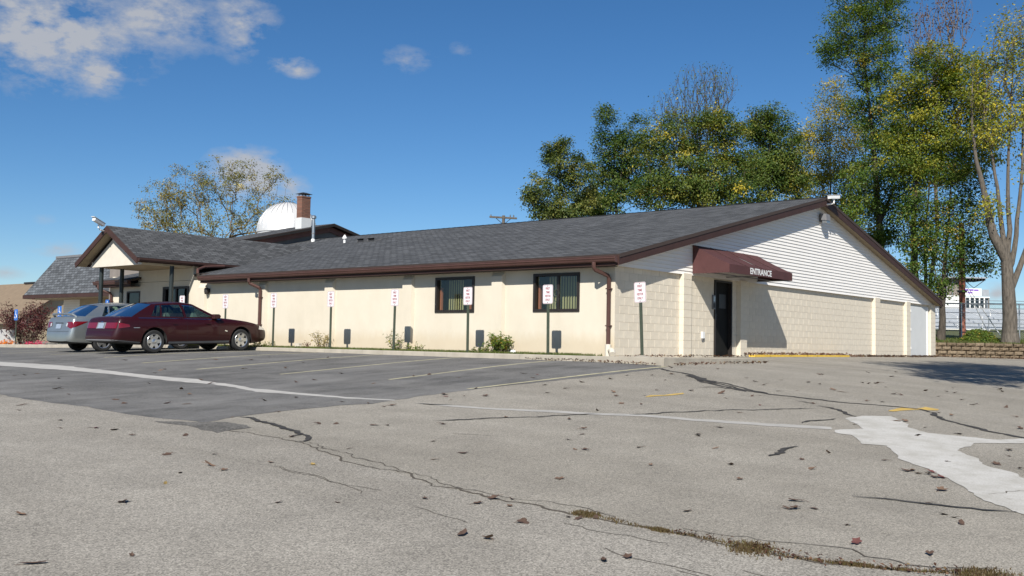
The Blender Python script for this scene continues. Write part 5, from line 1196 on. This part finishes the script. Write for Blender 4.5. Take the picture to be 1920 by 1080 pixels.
tree('sparse_tree', 'spreading autumn tree with thin yellow-green leaves behind the silver dome', (18.3,43.4), -.5,
     [(15.3,46.3,8.7,1.8,1.9),(16.3,44.9,10.0,1.7,1.8),(17.4,43.6,10.4,1.8,1.8),(18.5,42.2,10.7,1.7,1.6),(19.7,40.9,10.2,1.7,1.8),(20.5,40.0,9.0,1.1,1.4),(16.0,45.5,7.5,2.1,1.0),(18.0,43.1,7.9,2.1,1.1),(19.6,41.2,8.0,1.6,1.1),(14.7,47.0,8.9,.8,.9)],
     straight((18.3,43.4), -.5, (18.0,43.3,6.0), .1, 1), 1, 430, 38, .125, MATS['leaves_pale'], MATS['bark_brown'], .0085, .20, .06, (.42,.27), GT, wob=.03, stray=1.5, trad=(.3,.2,6.5))
tree('poplar_tree', 'dark green tree at the left end of the tree line, set apart in the sky', (26.2,21.5), -.5,
     [(25.6,21.2,11.0,1.2,1.3),(25.1,22.0,8.9,1.3,1.5),(26.4,20.4,9.4,1.1,1.7),(24.5,22.7,8.7,.5,.7),(26.0,21.1,7.8,1.5,.8)],
     straight((26.2,21.5), -.5, (25.7,21.3,10.6), .12, 2), 2, 210, 95, .135, MATS['leaves_dark'], MATS['bark_dark'], .007, .21, .0, (.5,.25), GT)
tree('poplar_tree', 'tall dark green tree with knobbly top left of the bare-topped tree', (30.8,20.5), -.5,
     [(29.6,20.9,13.7,1.0,1.2),(30.3,20.2,12.1,1.6,1.6),(30.9,19.4,12.8,1.1,1.6),(29.9,20.8,10.5,1.5,1.6),(31.1,19.3,10.2,1.5,1.6),(29.6,21.3,8.9,1.9,.8)],
     straight((30.8,20.5), -.5, (30.0,20.5,13.0), .15, 3), 3, 280, 90, .135, MATS['leaves_olive'], MATS['bark_dark'], .007, .24, .04, (.25,.25), GT)
tree('bare_tree', 'bare-topped twiggy tree rising above the middle of the tree line', (36.8,18.0), -.5,
     [(35.8,17.9,16.4,2.1,2.0),(34.6,19.4,15.3,1.4,1.4),(36.5,17.0,16.9,1.3,1.7),(35.7,18.3,14.2,2.4,1.7)],
     straight((36.8,18.0), -.5, (36.0,17.9,13.5), .15, 4), 4, 1200, 3, .13, MATS['leaves_olive'], MATS['bark_dark'], .0065, .2, .45, (.5,.2), GT, pw=.42, wob=.02, stray=2.5)
tree('olive_tree', 'broad olive and yellow tree in the middle of the tree line', (30.2,15.0), -.5,
     [(28.5,16.2,11.2,1.7,1.8),(29.7,14.8,10.2,2.0,1.8),(31.0,13.2,10.9,1.7,2.1),(28.8,16.0,9.0,2.3,1.1),(30.7,13.7,8.9,2.3,1.1),(29.2,15.2,12.5,1.4,1.2),(30.4,13.7,12.8,1.4,1.2)],
     straight((30.2,15.0), -.5, (29.9,14.8,11.0), .15, 5), 5, 480, 90, .135, MATS['leaves_olive'], MATS['bark_dark'], .007, .26, .05, (.42,.28), GT)
tree('green_tree', 'rounded green-gold tree at the right of the tree line by the gable peak', (37.8,13.7), -.5,
     [(37.0,13.6,14.0,1.5,1.4),(37.5,13.1,11.9,1.6,2.0),(36.7,14.2,10.8,1.8,1.8),(38.1,12.5,10.6,1.2,1.6),(36.4,14.2,13.8,1.0,1.2)],
     straight((37.8,13.7), -.5, (37.2,13.6,12.5), .15, 6), 6, 360, 92, .135, MATS['leaves_olive'], MATS['bark_dark'], .007, .26, .03, (.32,.25), GT)
tree('slender_tree', 'slender grey-green tree with gaps between the gold tree and tall tree', (45.9,13.3), 0,
     [(44.7,13.6,15.2,1.2,2.0),(45.4,12.6,17.0,1.4,1.8),(45.0,13.5,11.9,1.6,2.2),(46.2,12.0,12.3,1.4,2.2),(45.6,13.0,9.8,1.4,1.1),(44.1,14.4,14.1,.9,1.8),(43.6,15.2,12.0,1.0,1.8),(46.4,12.0,15.0,1.2,1.8),(44.0,14.8,9.8,1.4,1.2)],
     straight((45.9,13.3), 0, (45.2,13.2,15.0), .2, 7), 7, 460, 62, .14, MATS['leaves_olive'], MATS['bark_brown'], .006, .32, .06, (.75,.2), GT)
tree('tall_tree', 'tallest dark green tree leaving the top of the picture', (35.9,6.6), .3,
     [(34.1,7.3,18.5,1.6,1.8),(34.4,6.7,21.8,1.9,2.1),(34.9,6.4,16.5,1.5,1.8),(33.5,8.1,17.0,1.2,1.0),(35.1,6.5,14.2,1.5,1.5),(35.3,5.8,18.9,1.2,1.8),(35.4,6.3,12.2,1.3,1.5),(35.3,6.6,9.9,1.8,1.3),(36.3,5.4,8.6,1.2,1.3),(34.9,7.2,8.1,1.6,.8),(34.9,7.3,6.6,1.6,1.2),(36.2,5.7,6.7,1.2,1.3),(33.9,8.4,7.5,1.2,0.9),(36.4,5.2,10.3,1.2,1.5),(35.9,6.2,4.9,1.0,0.9)],
     [[(35.88,6.65,.3),(35.71,6.42,5.78),(35.59,6.44,7.26),(35.24,6.54,10.82),(34.89,6.71,13.79),(34.54,6.87,16.76),(34.48,6.69,19.7)],[(35.6,6.4,7.3),(36.1,5.9,9.0)]], 8, 600, 92, .13, MATS['leaves_green'], MATS['bark_dark'], .007, .27, .0, (.45,.25), GT, trad=(.28,.12,18))
tree('yellow_maple', 'yellow-green maple with two dark trunks right of the gable', (31.1,3.0), .5,
     [(30.8,2.1,14.8,1.3,.9),(30.1,3.1,13.3,1.1,1.0),(31.3,1.7,13.1,1.5,1.3),(30.6,2.7,11.6,1.5,1.3),(31.9,.9,14.0,1.2,1.3),(31.8,1.3,11.0,1.3,1.3),(30.3,3.2,9.7,1.2,1.0),(31.4,1.9,9.2,1.5,.7),(29.9,3.5,10.8,.8,.9),(32.6,0.2,12.4,1.1,1.2),(32.7,0.3,10.1,1.0,1.1),(31.0,2.3,10.3,1.3,1.2)],
     [[(31.09,3.01,.4),(30.86,2.97,4.42),(30.69,2.99,6.54),(30.69,2.71,9.73),(30.69,2.49,12.39)],[(31.42,2.62,.4),(31.13,2.53,5.76),(31.13,2.26,8.95)]], 9, 560, 75, .13, MATS['leaves_yellow'], MATS['bark_dark'], .006, .25, .03, (.36,.25), GT, trad=(.25,.12,12))
tree('rusty_tree', 'thin tree with rusty leaves behind the yellow maple top', (41.8,5.8), .5,
     [(40.8,5.4,19.4,1.6,1.4),(42.0,3.9,19.8,1.1,1.2),(41.4,4.6,21.0,1.6,1.3),(41.2,5.0,17.5,1.6,1.2)],
     straight((41.8,5.8), .5, (41.3,4.9,18.0), .15, 10), 10, 420, 4, .14, MATS['leaves_rust'], MATS['bark_brown'], .0075, .2, .30, (.5,.25), GT, pw=.44, wob=.02, stray=2.)
tree('dark_tree', 'dark-leaved leaning tree in front of the wooden pole', (29.8,1.4), .6,
     [(29.1,1.8,7.3,1.1,1.0),(30.0,.6,7.4,1.1,1.2),(29.5,1.4,6.1,1.1,1.0),(30.6,.0,5.6,1.0,1.0),(31.0,-.3,4.4,.7,.6),(30.0,.8,4.8,1.0,1.0),(29.8,1.2,3.5,.8,.7),(28.5,2.5,6.7,.9,1.0),(29.5,1.1,8.8,1.0,.8),(28.9,2.1,5.3,1.0,1.0),(29.3,1.7,3.6,0.8,0.8),(30.2,0.3,8.6,1.0,1.0),(28.6,2.6,4.2,0.7,0.7),(30.6,-0.0,6.9,0.9,0.8)],
     [[(29.82,1.40,.4),(29.74,1.24,3.77),(29.73,1.03,6.32),(29.72,.89,8.11),(29.76,.73,9.4)]], 11, 360, 48, .13, MATS['leaves_green'], MATS['bark_dark'], .006, .28, .04, (.42,.32), GT, trad=(.17,.07,9))
tree('forked_tree', 'big grey forked tree on the bank at the right edge', (28.68,-1.92), .55,
     [(27.6,-1.7,13.1,1.3,1.3),(28.2,-2.2,10.9,1.2,1.3),(27.5,-1.3,10.0,1.1,.9),(27.2,-1.1,11.7,.9,.9),(28.2,-2.5,14.6,1.2,1.4),(28.9,-3.2,12.5,1.4,1.9),(29.2,-3.3,8.9,1.2,1.4),(27.6,-1.4,6.6,.7,.6)],
     [[(28.68,-1.92,.3),(28.60,-1.90,1.7),(28.49,-1.90,3.13),(28.38,-1.87,4.32),(27.92,-1.42,5.5),(27.56,-1.15,7.4),(27.25,-.90,8.83),(27.08,-.78,10.5),(26.95,-.85,12.2)],[(28.38,-1.87,4.32),(28.08,-1.69,6.46),(27.74,-1.49,8.84),(27.38,-1.22,10.75),(27.32,-1.25,12.8)],
      [(28.38,-1.87,4.32),(28.38,-1.99,5.75),(28.18,-1.95,8.14),(28.14,-2.14,10.77),(28.06,-2.29,13.6)],[(28.49,-1.9,3.6),(28.58,-2.21,5.52),(28.59,-2.45,8.15),(28.5,-2.61,11.25),(28.5,-2.75,13.2)],[(28.6,-2.0,3.0),(29.09,-2.86,6.01),(29.24,-3.29,8.89),(29.3,-3.5,11.3),(29.2,-3.4,13.0)]],
     12, 600, 26, .12, MATS['leaves_yellow'], MATS['bark_grey'], .0075, .27, .18, (.6,.25), GT, trad=(.33,.10,10.5))
tree('lot_tree', 'tree outside the right of the view whose shade falls on the lot', (-1.0,-15.0), -1.0,
     [(-3.6,-11.6,10.6,2.2,1.6),(-1.6,-12.2,11.2,2.0,1.6),(-5.6,-12.6,10.2,1.8,1.4),(.6,-11.6,11.0,1.8,1.4),(-7.2,-13.2,9.6,1.4,1.0)],
     [[(-1.0,-15.0,-1.0),(-1.2,-14.6,3),(-1.8,-13.4,7),(-2.6,-12.4,10)]], 13, 340, 34, .18, MATS['leaves_olive'], MATS['bark_brown'], .007, .30, .0, (.4,.25), trad=(.25,.1,10))
def shrub(name, label, base, h, r, n_stem, per, size, lmat, seed, tone=(.5,.25), spread=.7, cat='shrub', group=None, stemmat='bark_brown'):
    rng = np.random.default_rng(seed); t = tag(empty(name, base), label, cat, group); s = MB(); P = []
    for i in range(n_stem):
        a = rng.uniform(0, 6.28); rr = r*math.sqrt(rng.random()); hh = h*rng.uniform(.55, 1)*(1-.35*(rr/r)**2)
        p0 = Vector((rr*.2*math.cos(a), rr*.2*math.sin(a), -.05)); p2 = Vector((rr*math.cos(a), rr*math.sin(a), hh)); p1 = p0.lerp(p2, .5)+Vector((rng.normal(0,.05*r), rng.normal(0,.05*r), .1*h))
        s.tube([p0, p1, p2], [.009,.006,.003], 4, False)
        for _ in range(per): f = rng.random()**spread; q = (p0.lerp(p1, f*2) if f < .5 else p1.lerp(p2, f*2-1)); P.append(tuple(q+Vector(rng.normal(0, .05*r+.012, 3))))
    s.build('stem', MATS[stemmat], t); leaf_mesh('foliage', np.array(P), size, lmat, t, rng, .0, tone, .35); return t
shrub('wall_shrub', 'bushy green shrub at the foot of the wall between the two windows', (-.38,3.42,-.02), .62, .36, 26, 26, .10, MATS['leaves_green'], 31, (.6,.25))
shrub('wall_shrub', 'leggy half-bare shrub beside the pilaster and visitor sign', (-.40,7.25,-.02), .66, .42, 14, 10, .09, MATS['leaves_olive'], 32, (.4,.25))
shrub('wall_shrub', 'pale sparse shrub against the wall by the fourth pilaster', (-.38,10.55,-.02), .62, .34, 16, 14, .08, MATS['leaves_pale'], 33, (.6,.25))
shrub('ground_plant', 'low green clump at the base of the bushy shrub', (-.42,3.95,-.02), .22, .30, 14, 14, .07, MATS['leaves_green'], 34, (.5,.25), cat='plant')
shrub('ground_plant', 'low green weed right of the leggy shrub', (-.45,6.45,-.02), .22, .32, 12, 14, .07, MATS['leaves_green'], 35, (.6,.25), cat='plant')
shrub('ground_plant', 'small reddish plant left of the pale shrub', (-.45,11.15,-.02), .26, .14, 7, 9, .06, MATS['leaves_maroon'], 36, (.9,.15), cat='plant')
shrub('ground_plant', 'low weedy clump at the wall just past the maroon car', (-.5,13.3,-.02), .2, .45, 16, 14, .07, MATS['leaves_olive'], 37, (.4,.25), cat='plant')
shrub('maroon_shrub', 'dark maroon shrub at the far left in front of the annex', (1.4,33.9,-.35), 2.35, 1.75, 60, 60, .13, MATS['leaves_maroon'], 38, (.45,.28), .45)
shrub('flower_bed', 'orange flowers at the foot of the white cabinet', (-.3,32.4,-.35), .42, .42, 26, 16, .09, MATS['flower_orange'], 39, cat='flowers')
shrub('flower_bed', 'red flowers spreading below the maroon shrub', (.4,31.0,-.33), .30, .6, 30, 16, .09, MATS['flower_red'], 40, cat='flowers')
shrub('flower_bed', 'magenta flowers beside the annex wall behind the silver car', (1.2,28.4,-.3), .30, .7, 30, 16, .09, MATS['flower_red'], 41, cat='flowers')
t = tag(empty('white_cabinet', (.2,34.6,-.45)), 'white metal utility cabinet at the left edge', 'cabinet')
MB().box((-.4,-.95,0),(.5,.75,.92)).build('case', MATS['white_paint'], t); MB().box((-.415,-.6,.10),(-.401,-.25,.22)).build('vent', MATS['wire'], t); MB().box((-.415,.2,.10),(-.401,.5,.22)).build('vent', MATS['wire'], t); MB().box((-.42,-.10,.02),(-.401,-.07,.90)).build('door_edge', MATS['grey_plastic'], t)
t = tag(empty('white_stone', (-.62,2.72,0)), 'small white rounded stone on the grass by the bushy shrub', 'stone')
MB().lathe([(0,.09),(.05,.08),(.085,.04),(.08,-.01),(.04,-.02)], 10).build('stone', MATS['white_paint'], t, smooth=True)
t = tag(empty('drain_cap', (-.3,11.75,-.02)), 'small beige drain box on the grass against the wall', 'drain')
MB().box((-.05,-.10,0),(.05,.10,.13)).build('box', MATS['offwhite'], t); MB().box((-.06,-.11,.131),(.06,.11,.15)).build('lid', MATS['offwhite'], t)

# ================================================================== BANK, RETAINING WALL, FENCE, BLEACHERS
A_ = Vector((24.98,.18)); D_ = Vector((.64,-.768)); N_ = Vector((.768,.64))         # wall line and the way back from it
bankv = []; us = np.array([-30,-20,-12,-8,-6,-4,-2,-1,0,1,2,3,4,5,6,8,12,20,40,80,160.]); vs_ = np.array([.16,.6,1.2,2,3,4.5,6,8,10,13,17,22,30,45,70,120,250.])
def bankz(u, v): return .60+.035*v*min(1, v/3)+(.02*math.sin(u*.9+v*.6)) if v < 22 else min(.60+.035*22+.03*(v-22), 3.4)
for v in vs_:
    for u in us: p = A_+D_*float(u)+N_*float(v); bankv.append((p.x, p.y, bankz(u, v)))
nu = len(us); n = N('bank_grass'); v = n.coord(); n.set(Base_Color=n.ramp(n.noise(v, 2.5, 6, .7), [(.3, (.055,.07,.02)), (.55, (.10,.11,.03)), (.75, (.17,.11,.05))]), Roughness=.95); n.bump(n.noise(v, 25, 5), .8, .05)
bank_f = [(j*nu+i, j*nu+i+1, (j+1)*nu+i+1, (j+1)*nu+i) for j in range(len(vs_)-1) for i in range(nu-1)]
bk = meshobj('hill', bankv, bank_f, n.m, smooth=True); tag(bk, kind='structure')
if bk.data.polygons[0].normal.z < 0: bk.data.flip_normals()
def on_bank():
    u = rg.uniform(-3, 7); v = .2+rg.random()**1.6*16; p = A_+D_*u+N_*v; return (p.x, p.y, bankz(u, v))
blades('grass', 16000, on_bank, .03, .12, MATS['grass'], 'green grass on the bank behind the stone retaining wall', 'grass', .02)
rwall = tag(empty('retaining_wall', (A_.x, A_.y, 0), math.atan2(D_.y, D_.x)), 'low tan stone-block retaining wall at the right of the building', 'wall')
stones = []
for s in range(4):
    rr = random.Random(60+s); bm = bmesh.new(); w, h, d = .40, .172, .26; nx, nz = 6, 3; grid = {}
    for i in range(nx+1):
        for j in range(nz+1):
            x = w*i/nx; z = h*j/nz; ed = min(min(i, nx-i)/1.6, min(j, nz-j)/1.2, 1); grid[i, j] = bm.verts.new((x+rr.gauss(0,.006), -.085*ed**.6+rr.gauss(0, .014)*(ed > 0), z+rr.gauss(0,.005)))
    for i in range(nx):
        for j in range(nz): bm.faces.new((grid[i,j], grid[i+1,j], grid[i+1,j+1], grid[i,j+1]))
    bk_ = [bm.verts.new(p) for p in ((0,d,0),(w,d,0),(w,d,h),(0,d,h))]
    bm.faces.new([grid[i, nz] for i in range(nx+1)]+[bk_[2], bk_[3]]); bm.faces.new([grid[0, j] for j in range(nz+1)]+[bk_[3], bk_[0]]); bm.faces.new([grid[nx, j] for j in range(nz, -1, -1)]+[bk_[1], bk_[2]])
    m = bpy.data.meshes.new('stone_block'); bmesh.ops.recalc_face_normals(bm, faces=bm.faces); bm.to_mesh(m); bm.free(); m.materials.append(MATS['wall_stone']); stones.append(m)
rr = random.Random(9)
for r in range(4):
    k = -4; 
    while k < 26:
        o = bpy.data.objects.new('stone_block', rr.choice(stones)); o.location = (k*.415+(.21 if r % 2 else 0)-.1, .03*r+rr.gauss(0,.008), -.08+r*.178); o.rotation_euler = (0,rr.gauss(0,.012),rr.gauss(0,.035)); o.scale = (rr.uniform(.9,1.0),1,rr.uniform(.93,1.0)); link(o, rwall); k += 1
MB().box((-2,.2,-.3),(11,.5,.55)).build('backfill', MATS['earth'], rwall)
def hedge(name, label, c, r, seed, tone):
    rng = np.random.default_rng(seed); t = tag(empty(name, c), label, 'bush'); n = 5200; d = rng.normal(0,1,(n,3)); d /= np.linalg.norm(d,axis=1)[:,None]; d[:,2] = np.abs(d[:,2])
    lump = 1+.10*np.sin(d[:,0]*5+seed)*np.cos(d[:,1]*4)+.06*np.sin(d[:,2]*9)
    P = d*(rng.random(n)[:,None]**.16)*lump[:,None]*np.array(r); leaf_mesh('foliage', P, .075, MATS['leaves_green'], t, rng, 0, tone)
    s = MB()
    for i in range(12): a = rng.uniform(0,6.28); s.tube([(0,0,-.05),(r[0]*.4*math.cos(a),r[1]*.4*math.sin(a),r[2]*.5),(r[0]*.75*math.cos(a),r[1]*.75*math.sin(a),r[2]*.7)], [.02,.012,.006], 4)
    s.build('stem', MATS['bark_brown'], t); return t
hedge('round_bush', 'rounded green bush behind the retaining wall left of the forked tree', (28.75,-.55,.62), (.85,.85,.62), 71, (.55,.28))
hedge('round_bush', 'green bush against the far corner of the building', (26.9,1.35,.62), (.55,.55,.75), 72, (.5,.22))
# chain-link fence on the bank
fe = tag(empty('chain_fence', (0,0,0)), 'chain-link fence with steel posts across the bank', 'fence')
F0 = Vector((34.66,1.84)); FD = Vector((.64,-.768))
def fp(u, z): p = F0+FD*u; return (p.x, p.y, z)
for u in (-6.0,-3.0,0,3.0,6.0,9.0): MB().tube([fp(u,.8), fp(u,2.78)], .035, 8).build('post', MATS['galvanised'], fe, smooth=True)
MB().tube([fp(-6,2.72), fp(0,2.74), fp(9,2.80)], .028, 6).build('top_rail', MATS['galvanised'], fe, smooth=True); MB().tube([fp(-6,2.25), fp(9,2.28)], .016, 5).build('mid_wire', MATS['galvanised'], fe)
wr_ = MB(); u = -6.0
while u < 9.0:
    for sgn in (1, -1):
        a, b_ = (u, u+1.8) if sgn > 0 else (u+1.8, u); p, q = Vector(fp(a, .95)), Vector(fp(b_, 2.75)); k = Vector((0,0,.003)); wr_.add([p-k, p+k, q+k, q-k], [(0,1,2,3)])
    u += .11
o = wr_.build('chain_mesh', MATS['galvanised'], fe); o['kind'] = 'stuff'
t = tag(empty('pennant', fp(2.55, 2.55)), 'small purple pennant tied to the chain-link fence', 'flag'); t.rotation_euler = (0,0,math.atan2(FD.y, FD.x))
MB().add([(-.28,-.04,.14),(-.28,-.045,-.28),(.28,-.04,-.06),(-.28,-.036,.14),(-.28,-.041,-.28),(.28,-.036,-.06)],[(0,1,2),(3,5,4),(0,3,4,1),(1,4,5,2),(2,5,3,0)]).build('cloth', MATS['purple'], t); MB().tube([(-.28,-.04,.2),(-.28,-.04,-.32)], .008, 5).build('tie', MATS['wire'], t)
t = tag(empty('wooden_pole', (36.8,2.4,1.2)), 'reddish wooden utility pole rising through the trees on the bank', 'pole')
MB().tube([(0,0,-.8),(0,0,3),(.02,.02,6.0)], [.17,.16,.14], 12).build('shaft', MATS['pole_wood'], t, smooth=True)
MB().box((-.2,-.2,2.22),(.2,.2,2.34)).build('band', MATS['wire'], t)
for dx, l in ((.64,1.0),(.9,1.25)):
    a = Vector((-.05,-.05,2.9)); e = Vector((dx*1.55,-dx*1.75,-.1)); MB().tube([a, e], .012, 5).build('guy_wire', MATS['galvanised'], t); MB().tube([a.lerp(e,.42), a.lerp(e,.98)], .03, 6).build('guy_guard', MATS['white_paint'], t)
# bleachers and press box beyond
bl = tag(empty('bleachers', (0,0,0)), 'grey metal bleachers beyond the fence at far right', 'bleachers'); B0 = Vector((68.23,13.11)); BD = Vector((.64,-.768)); BN = Vector((.768,.64))
def bp(u, v, z): p = B0+BD*u+BN*v; return (p.x, p.y, z)
def bbox(u0, u1, v0, v1, z0, z1, name, mat, par):
    return MB().add([bp(u0,v0,z0),bp(u1,v0,z0),bp(u1,v1,z0),bp(u0,v1,z0),bp(u0,v0,z1),bp(u1,v0,z1),bp(u1,v1,z1),bp(u0,v1,z1)],[(0,3,2,1),(4,5,6,7),(0,1,5,4),(1,2,6,5),(2,3,7,6),(3,0,4,7)]).build(name, mat, par, fix=True)
for r in range(9):
    bbox(-4,18,.9*r,.9*r+.30,2.38+.22*r,2.43+.22*r,'bench',MATS['steel_grey'],bl); bbox(-4,18,.9*r-.45,.9*r-.1,2.15+.22*r,2.19+.22*r,'foot_board',MATS['steel_grey'],bl); bbox(-4,18,.9*r-.09,.9*r-.05,2.19+.22*r,2.38+.22*r,'riser',MATS['steel_grey'],bl)
for u in range(-4, 19, 2):
    MB().tube([bp(u,-.5,1.2),bp(u,-.5,3.0)], .04, 6).build('rail_post', MATS['galvanised'], bl); MB().tube([bp(u,8.2,1.2),bp(u,8.2,5.0)], .05, 6).build('support', MATS['steel_grey'], bl)
for z in (2.65, 3.0): MB().tube([bp(-4,-.5,z),bp(18,-.5,z)], .035, 6).build('hand_rail', MATS['galvanised'], bl)
for u in (1.5, 3.6, 6.2, 9.5): MB().tube([bp(u,-.2,2.3),bp(u,-.2,3.2),bp(u,3.8,4.0),bp(u,3.8,3.4)], .04, 6).build('aisle_rail', MATS['white_paint'], bl)
for z in (4.3, 4.65, 5.0): MB().tube([bp(-4,8.2,z),bp(18,8.2,z)], .03, 6).build('back_rail', MATS['galvanised'], bl)
pb = tag(empty('press_box', (0,0,0)), 'white two-level press box with dark windows above the bleachers', 'press box')
U0, U1, V0, V1 = 6.75, 11.5, 15.0, 17.6
bbox(U0,U1,V0,V1,2.0,4.55,'cabin',MATS['white_paint'],pb); bbox(U0,U1,V0+.02,V1,5.62,5.74,'cabin_top',MATS['white_paint'],pb); bbox(U0,U1,V0+.1,V1,4.551,5.619,'glazing_core',MATS['rear_wall'],pb)
bbox(U0-.001,U0+1.7,V0-.01,V0+.3,4.551,5.8,'blank_wall',MATS['white_paint'],pb)
for k in range(6):
    u = U0+1.80+k*.48; w = empty('window', parent=pb); bbox(u-.06,u+.06,V0,V0+.09,4.551,5.619,'mullion',MATS['white_paint'],w); bbox(u+.07,u+.41,V0+.06,V0+.08,4.62,5.55,'pane',MATS['dark_glass'],w)
bbox(U0+1.75,U0+3.9,V0-.05,V0,5.78,6.55,'banner',MATS['white_paint'],pb); bbox(U0+3.95,U1-.1,V0-.02,V0,5.78,6.45,'railing_screen',MATS['steel_grey'],pb)
for (a, b_, z0, z1) in ((1.95,2.2,6.28,6.45),(2.25,2.6,6.30,6.47),(2.68,3.1,6.30,6.47),(3.15,3.6,6.28,6.45),(2.5,3.0,6.05,6.2)): bbox(U0+a,U0+b_,V0-.06,V0-.051,z0,z1,'banner_print',MATS['purple'],pb)
bbox(U0+.5,U0+2.6,V0+.6,V1,5.75,7.5,'upper_room',MATS['rear_wall'],pb); bbox(U0+.3,U1-.3,V0-.2,V1,7.55,7.68,'canopy',MATS['steel_grey'],pb)
for u in (.6,1.2,1.9,2.5): bbox(U0+u,U0+u+.08,V0+.5,V0+.6,5.75,7.54,'upper_post',MATS['galvanised'],pb)
for u in np.arange(U0+2.7, U1-.4, .3): bbox(float(u),float(u)+.08,V0-.1,V1,7.35,7.54,'canopy_rib',MATS['wire'],pb)
MB().tube([bp(U1-.5,V0,7.4),bp(U0+3.2,V0+.1,6.6),bp(U0+2.6,V0+.6,7.3)], .04, 5).build('brace', MATS['wire'], pb)

# ================================================================== FALLEN LEAVES
def leaf_shape(seed, lobes):
    rr = random.Random(seed); b = MB(); n = 14; pts = []
    for i in range(n):
        a = 2*math.pi*i/n; r = (.5+.5*abs(math.cos(a*lobes/2)))*.055*(1 if i else 1.25); pts.append((r*math.cos(a)*1.25, r*math.sin(a)))
    cv = rr.uniform(.05, .38); cu = rr.uniform(-.25, .45)
    def z(x, y): return .012+cv*abs(y)*.75+cu*x*.35+(x*x)*6*rr.uniform(.3,1)*.5
    b.v = [(0,0,.006)]+[(x, y, max(.003, z(x, y))) for x, y in pts]; b.f = [[0, i+1, (i+1) % n+1] for i in range(n)]
    b.tube([(.05,0,.012),(.09,.005,.016),(.115,.0,.008)], .0022, 3, False); return b
lm = {}
for k, mt in (('b','leaf_brown'),('t','leaf_tan'),('y','leaf_yellow'),('r','leaf_red')):
    lm[k] = []
    for s in range(4):
        m = leaf_shape(s*7+3, (3,5,2,5)[s]).mesh('fallen_leaf'); m.materials.append(MATS[mt]); lm[k].append(m)
LAB = {'b':'dry dark brown leaf curled on the pavement','t':'dry tan leaf lying on the pavement','y':'yellow fallen leaf on the pavement','r':'red fallen leaf on the pavement'}
rl = random.Random(44)
for i, (x, y) in enumerate(LEAVES):
    k = rl.choices('btyr', (68,26,2,4))[0]
    o = bpy.data.objects.new('fallen_leaf', rl.choice(lm[k])); dist = math.hypot(x-CAMPOS.x, y-CAMPOS.y)
    s = rl.uniform(.5, .98)*(1.0 if dist < 12 else 1.0+min(.3, (dist-12)*.02)); o.scale = (s*rl.uniform(.7,1.2), s*rl.uniform(.6,1.1), s*rl.uniform(.35, 1.2))
    o.location = (x, y, h1(x, y)+.003); o.rotation_euler = (rl.gauss(0,.15), rl.gauss(0,.15), rl.uniform(0,6.28))
    tag(link(o), LAB[k], 'leaf', {'b':'brown leaves scattered over the lot','t':'tan leaves scattered over the lot','y':'yellow leaves scattered over the lot','r':'red leaves scattered over the lot'}[k])
def litter(name, n, fn, label, size=.055):
    P = np.array([fn() for _ in range(n)]); o = leaf_mesh(name, P, size, MATS['litter'], None, RNG, 0, (.45,.28), .6, up=2.2); return tag(o, label, 'leaves', kind='stuff')
def kerb_pile():
    y = rg.uniform(-2.2,1.4); return (-1.68-abs(rg.gauss(0,.09)), y, h1(-1.7,y)+.02+rg.random()*.03)
litter('leaf_litter', 240, kerb_pile, 'brown leaves banked in the gutter along the kerb corner')
def walk_pile():
    x = rg.uniform(-1.4,3.2); return (x, -2.36-abs(rg.gauss(0,.06)), h1(x,-2.4)+.02+rg.random()*.02)
litter('leaf_litter', 170, walk_pile, 'brown leaves lying along the front edge of the concrete walk')
def wall_pile():
    x = rg.uniform(6.5,24); return (x, -.03-abs(rg.gauss(0,.12))-(.0 if x > 14 else .05*rg.random()), (.05 if x < 13.9 else .0)+rg.random()*.05)
litter('leaf_litter', 1700, wall_pile, 'brown leaves drifted along the foot of the block gable wall', .065)
def door_pile():
    x = rg.uniform(.3,6.4); return (x, -.02-abs(rg.gauss(0,.09)), -.005+rg.random()*.02)
litter('leaf_litter', 260, door_pile, 'thin line of leaves on the walk under the awning')
def stone_pile():
    u = rg.uniform(-.6,8); p = A_+D_*u-N_*(.08+abs(rg.gauss(0,.16))); return (p.x, p.y, h1(p.x,p.y)+.02+rg.random()*.04)
litter('leaf_litter', 900, stone_pile, 'brown leaves at the foot of the stone retaining wall', .065)
def bank_pile():
    u = rg.uniform(-1,7); v = rg.uniform(.2,3); p = A_+D_*u+N_*v; return (p.x, p.y, bankz(u,v)+.02+rg.random()*.03)
litter('leaf_litter', 900, bank_pile, 'dead leaves scattered on the bank above the retaining wall', .07)
def crack_pile():
    k = rg.random(); pts = EDGE[15:-1]; u = k*(len(pts)-1.001); i = int(u); a = Vector(pts[i]); b_ = Vector(pts[i+1]); p = a+(b_-a)*(u-i)+Vector((rg.gauss(0,.06),rg.gauss(0,.05))); return (p.x, p.y, h1(p.x,p.y)+.01+rg.random()*.015)
litter('leaf_litter', 240, crack_pile, 'crumbled leaves caught in the broken pavement edge', .03)
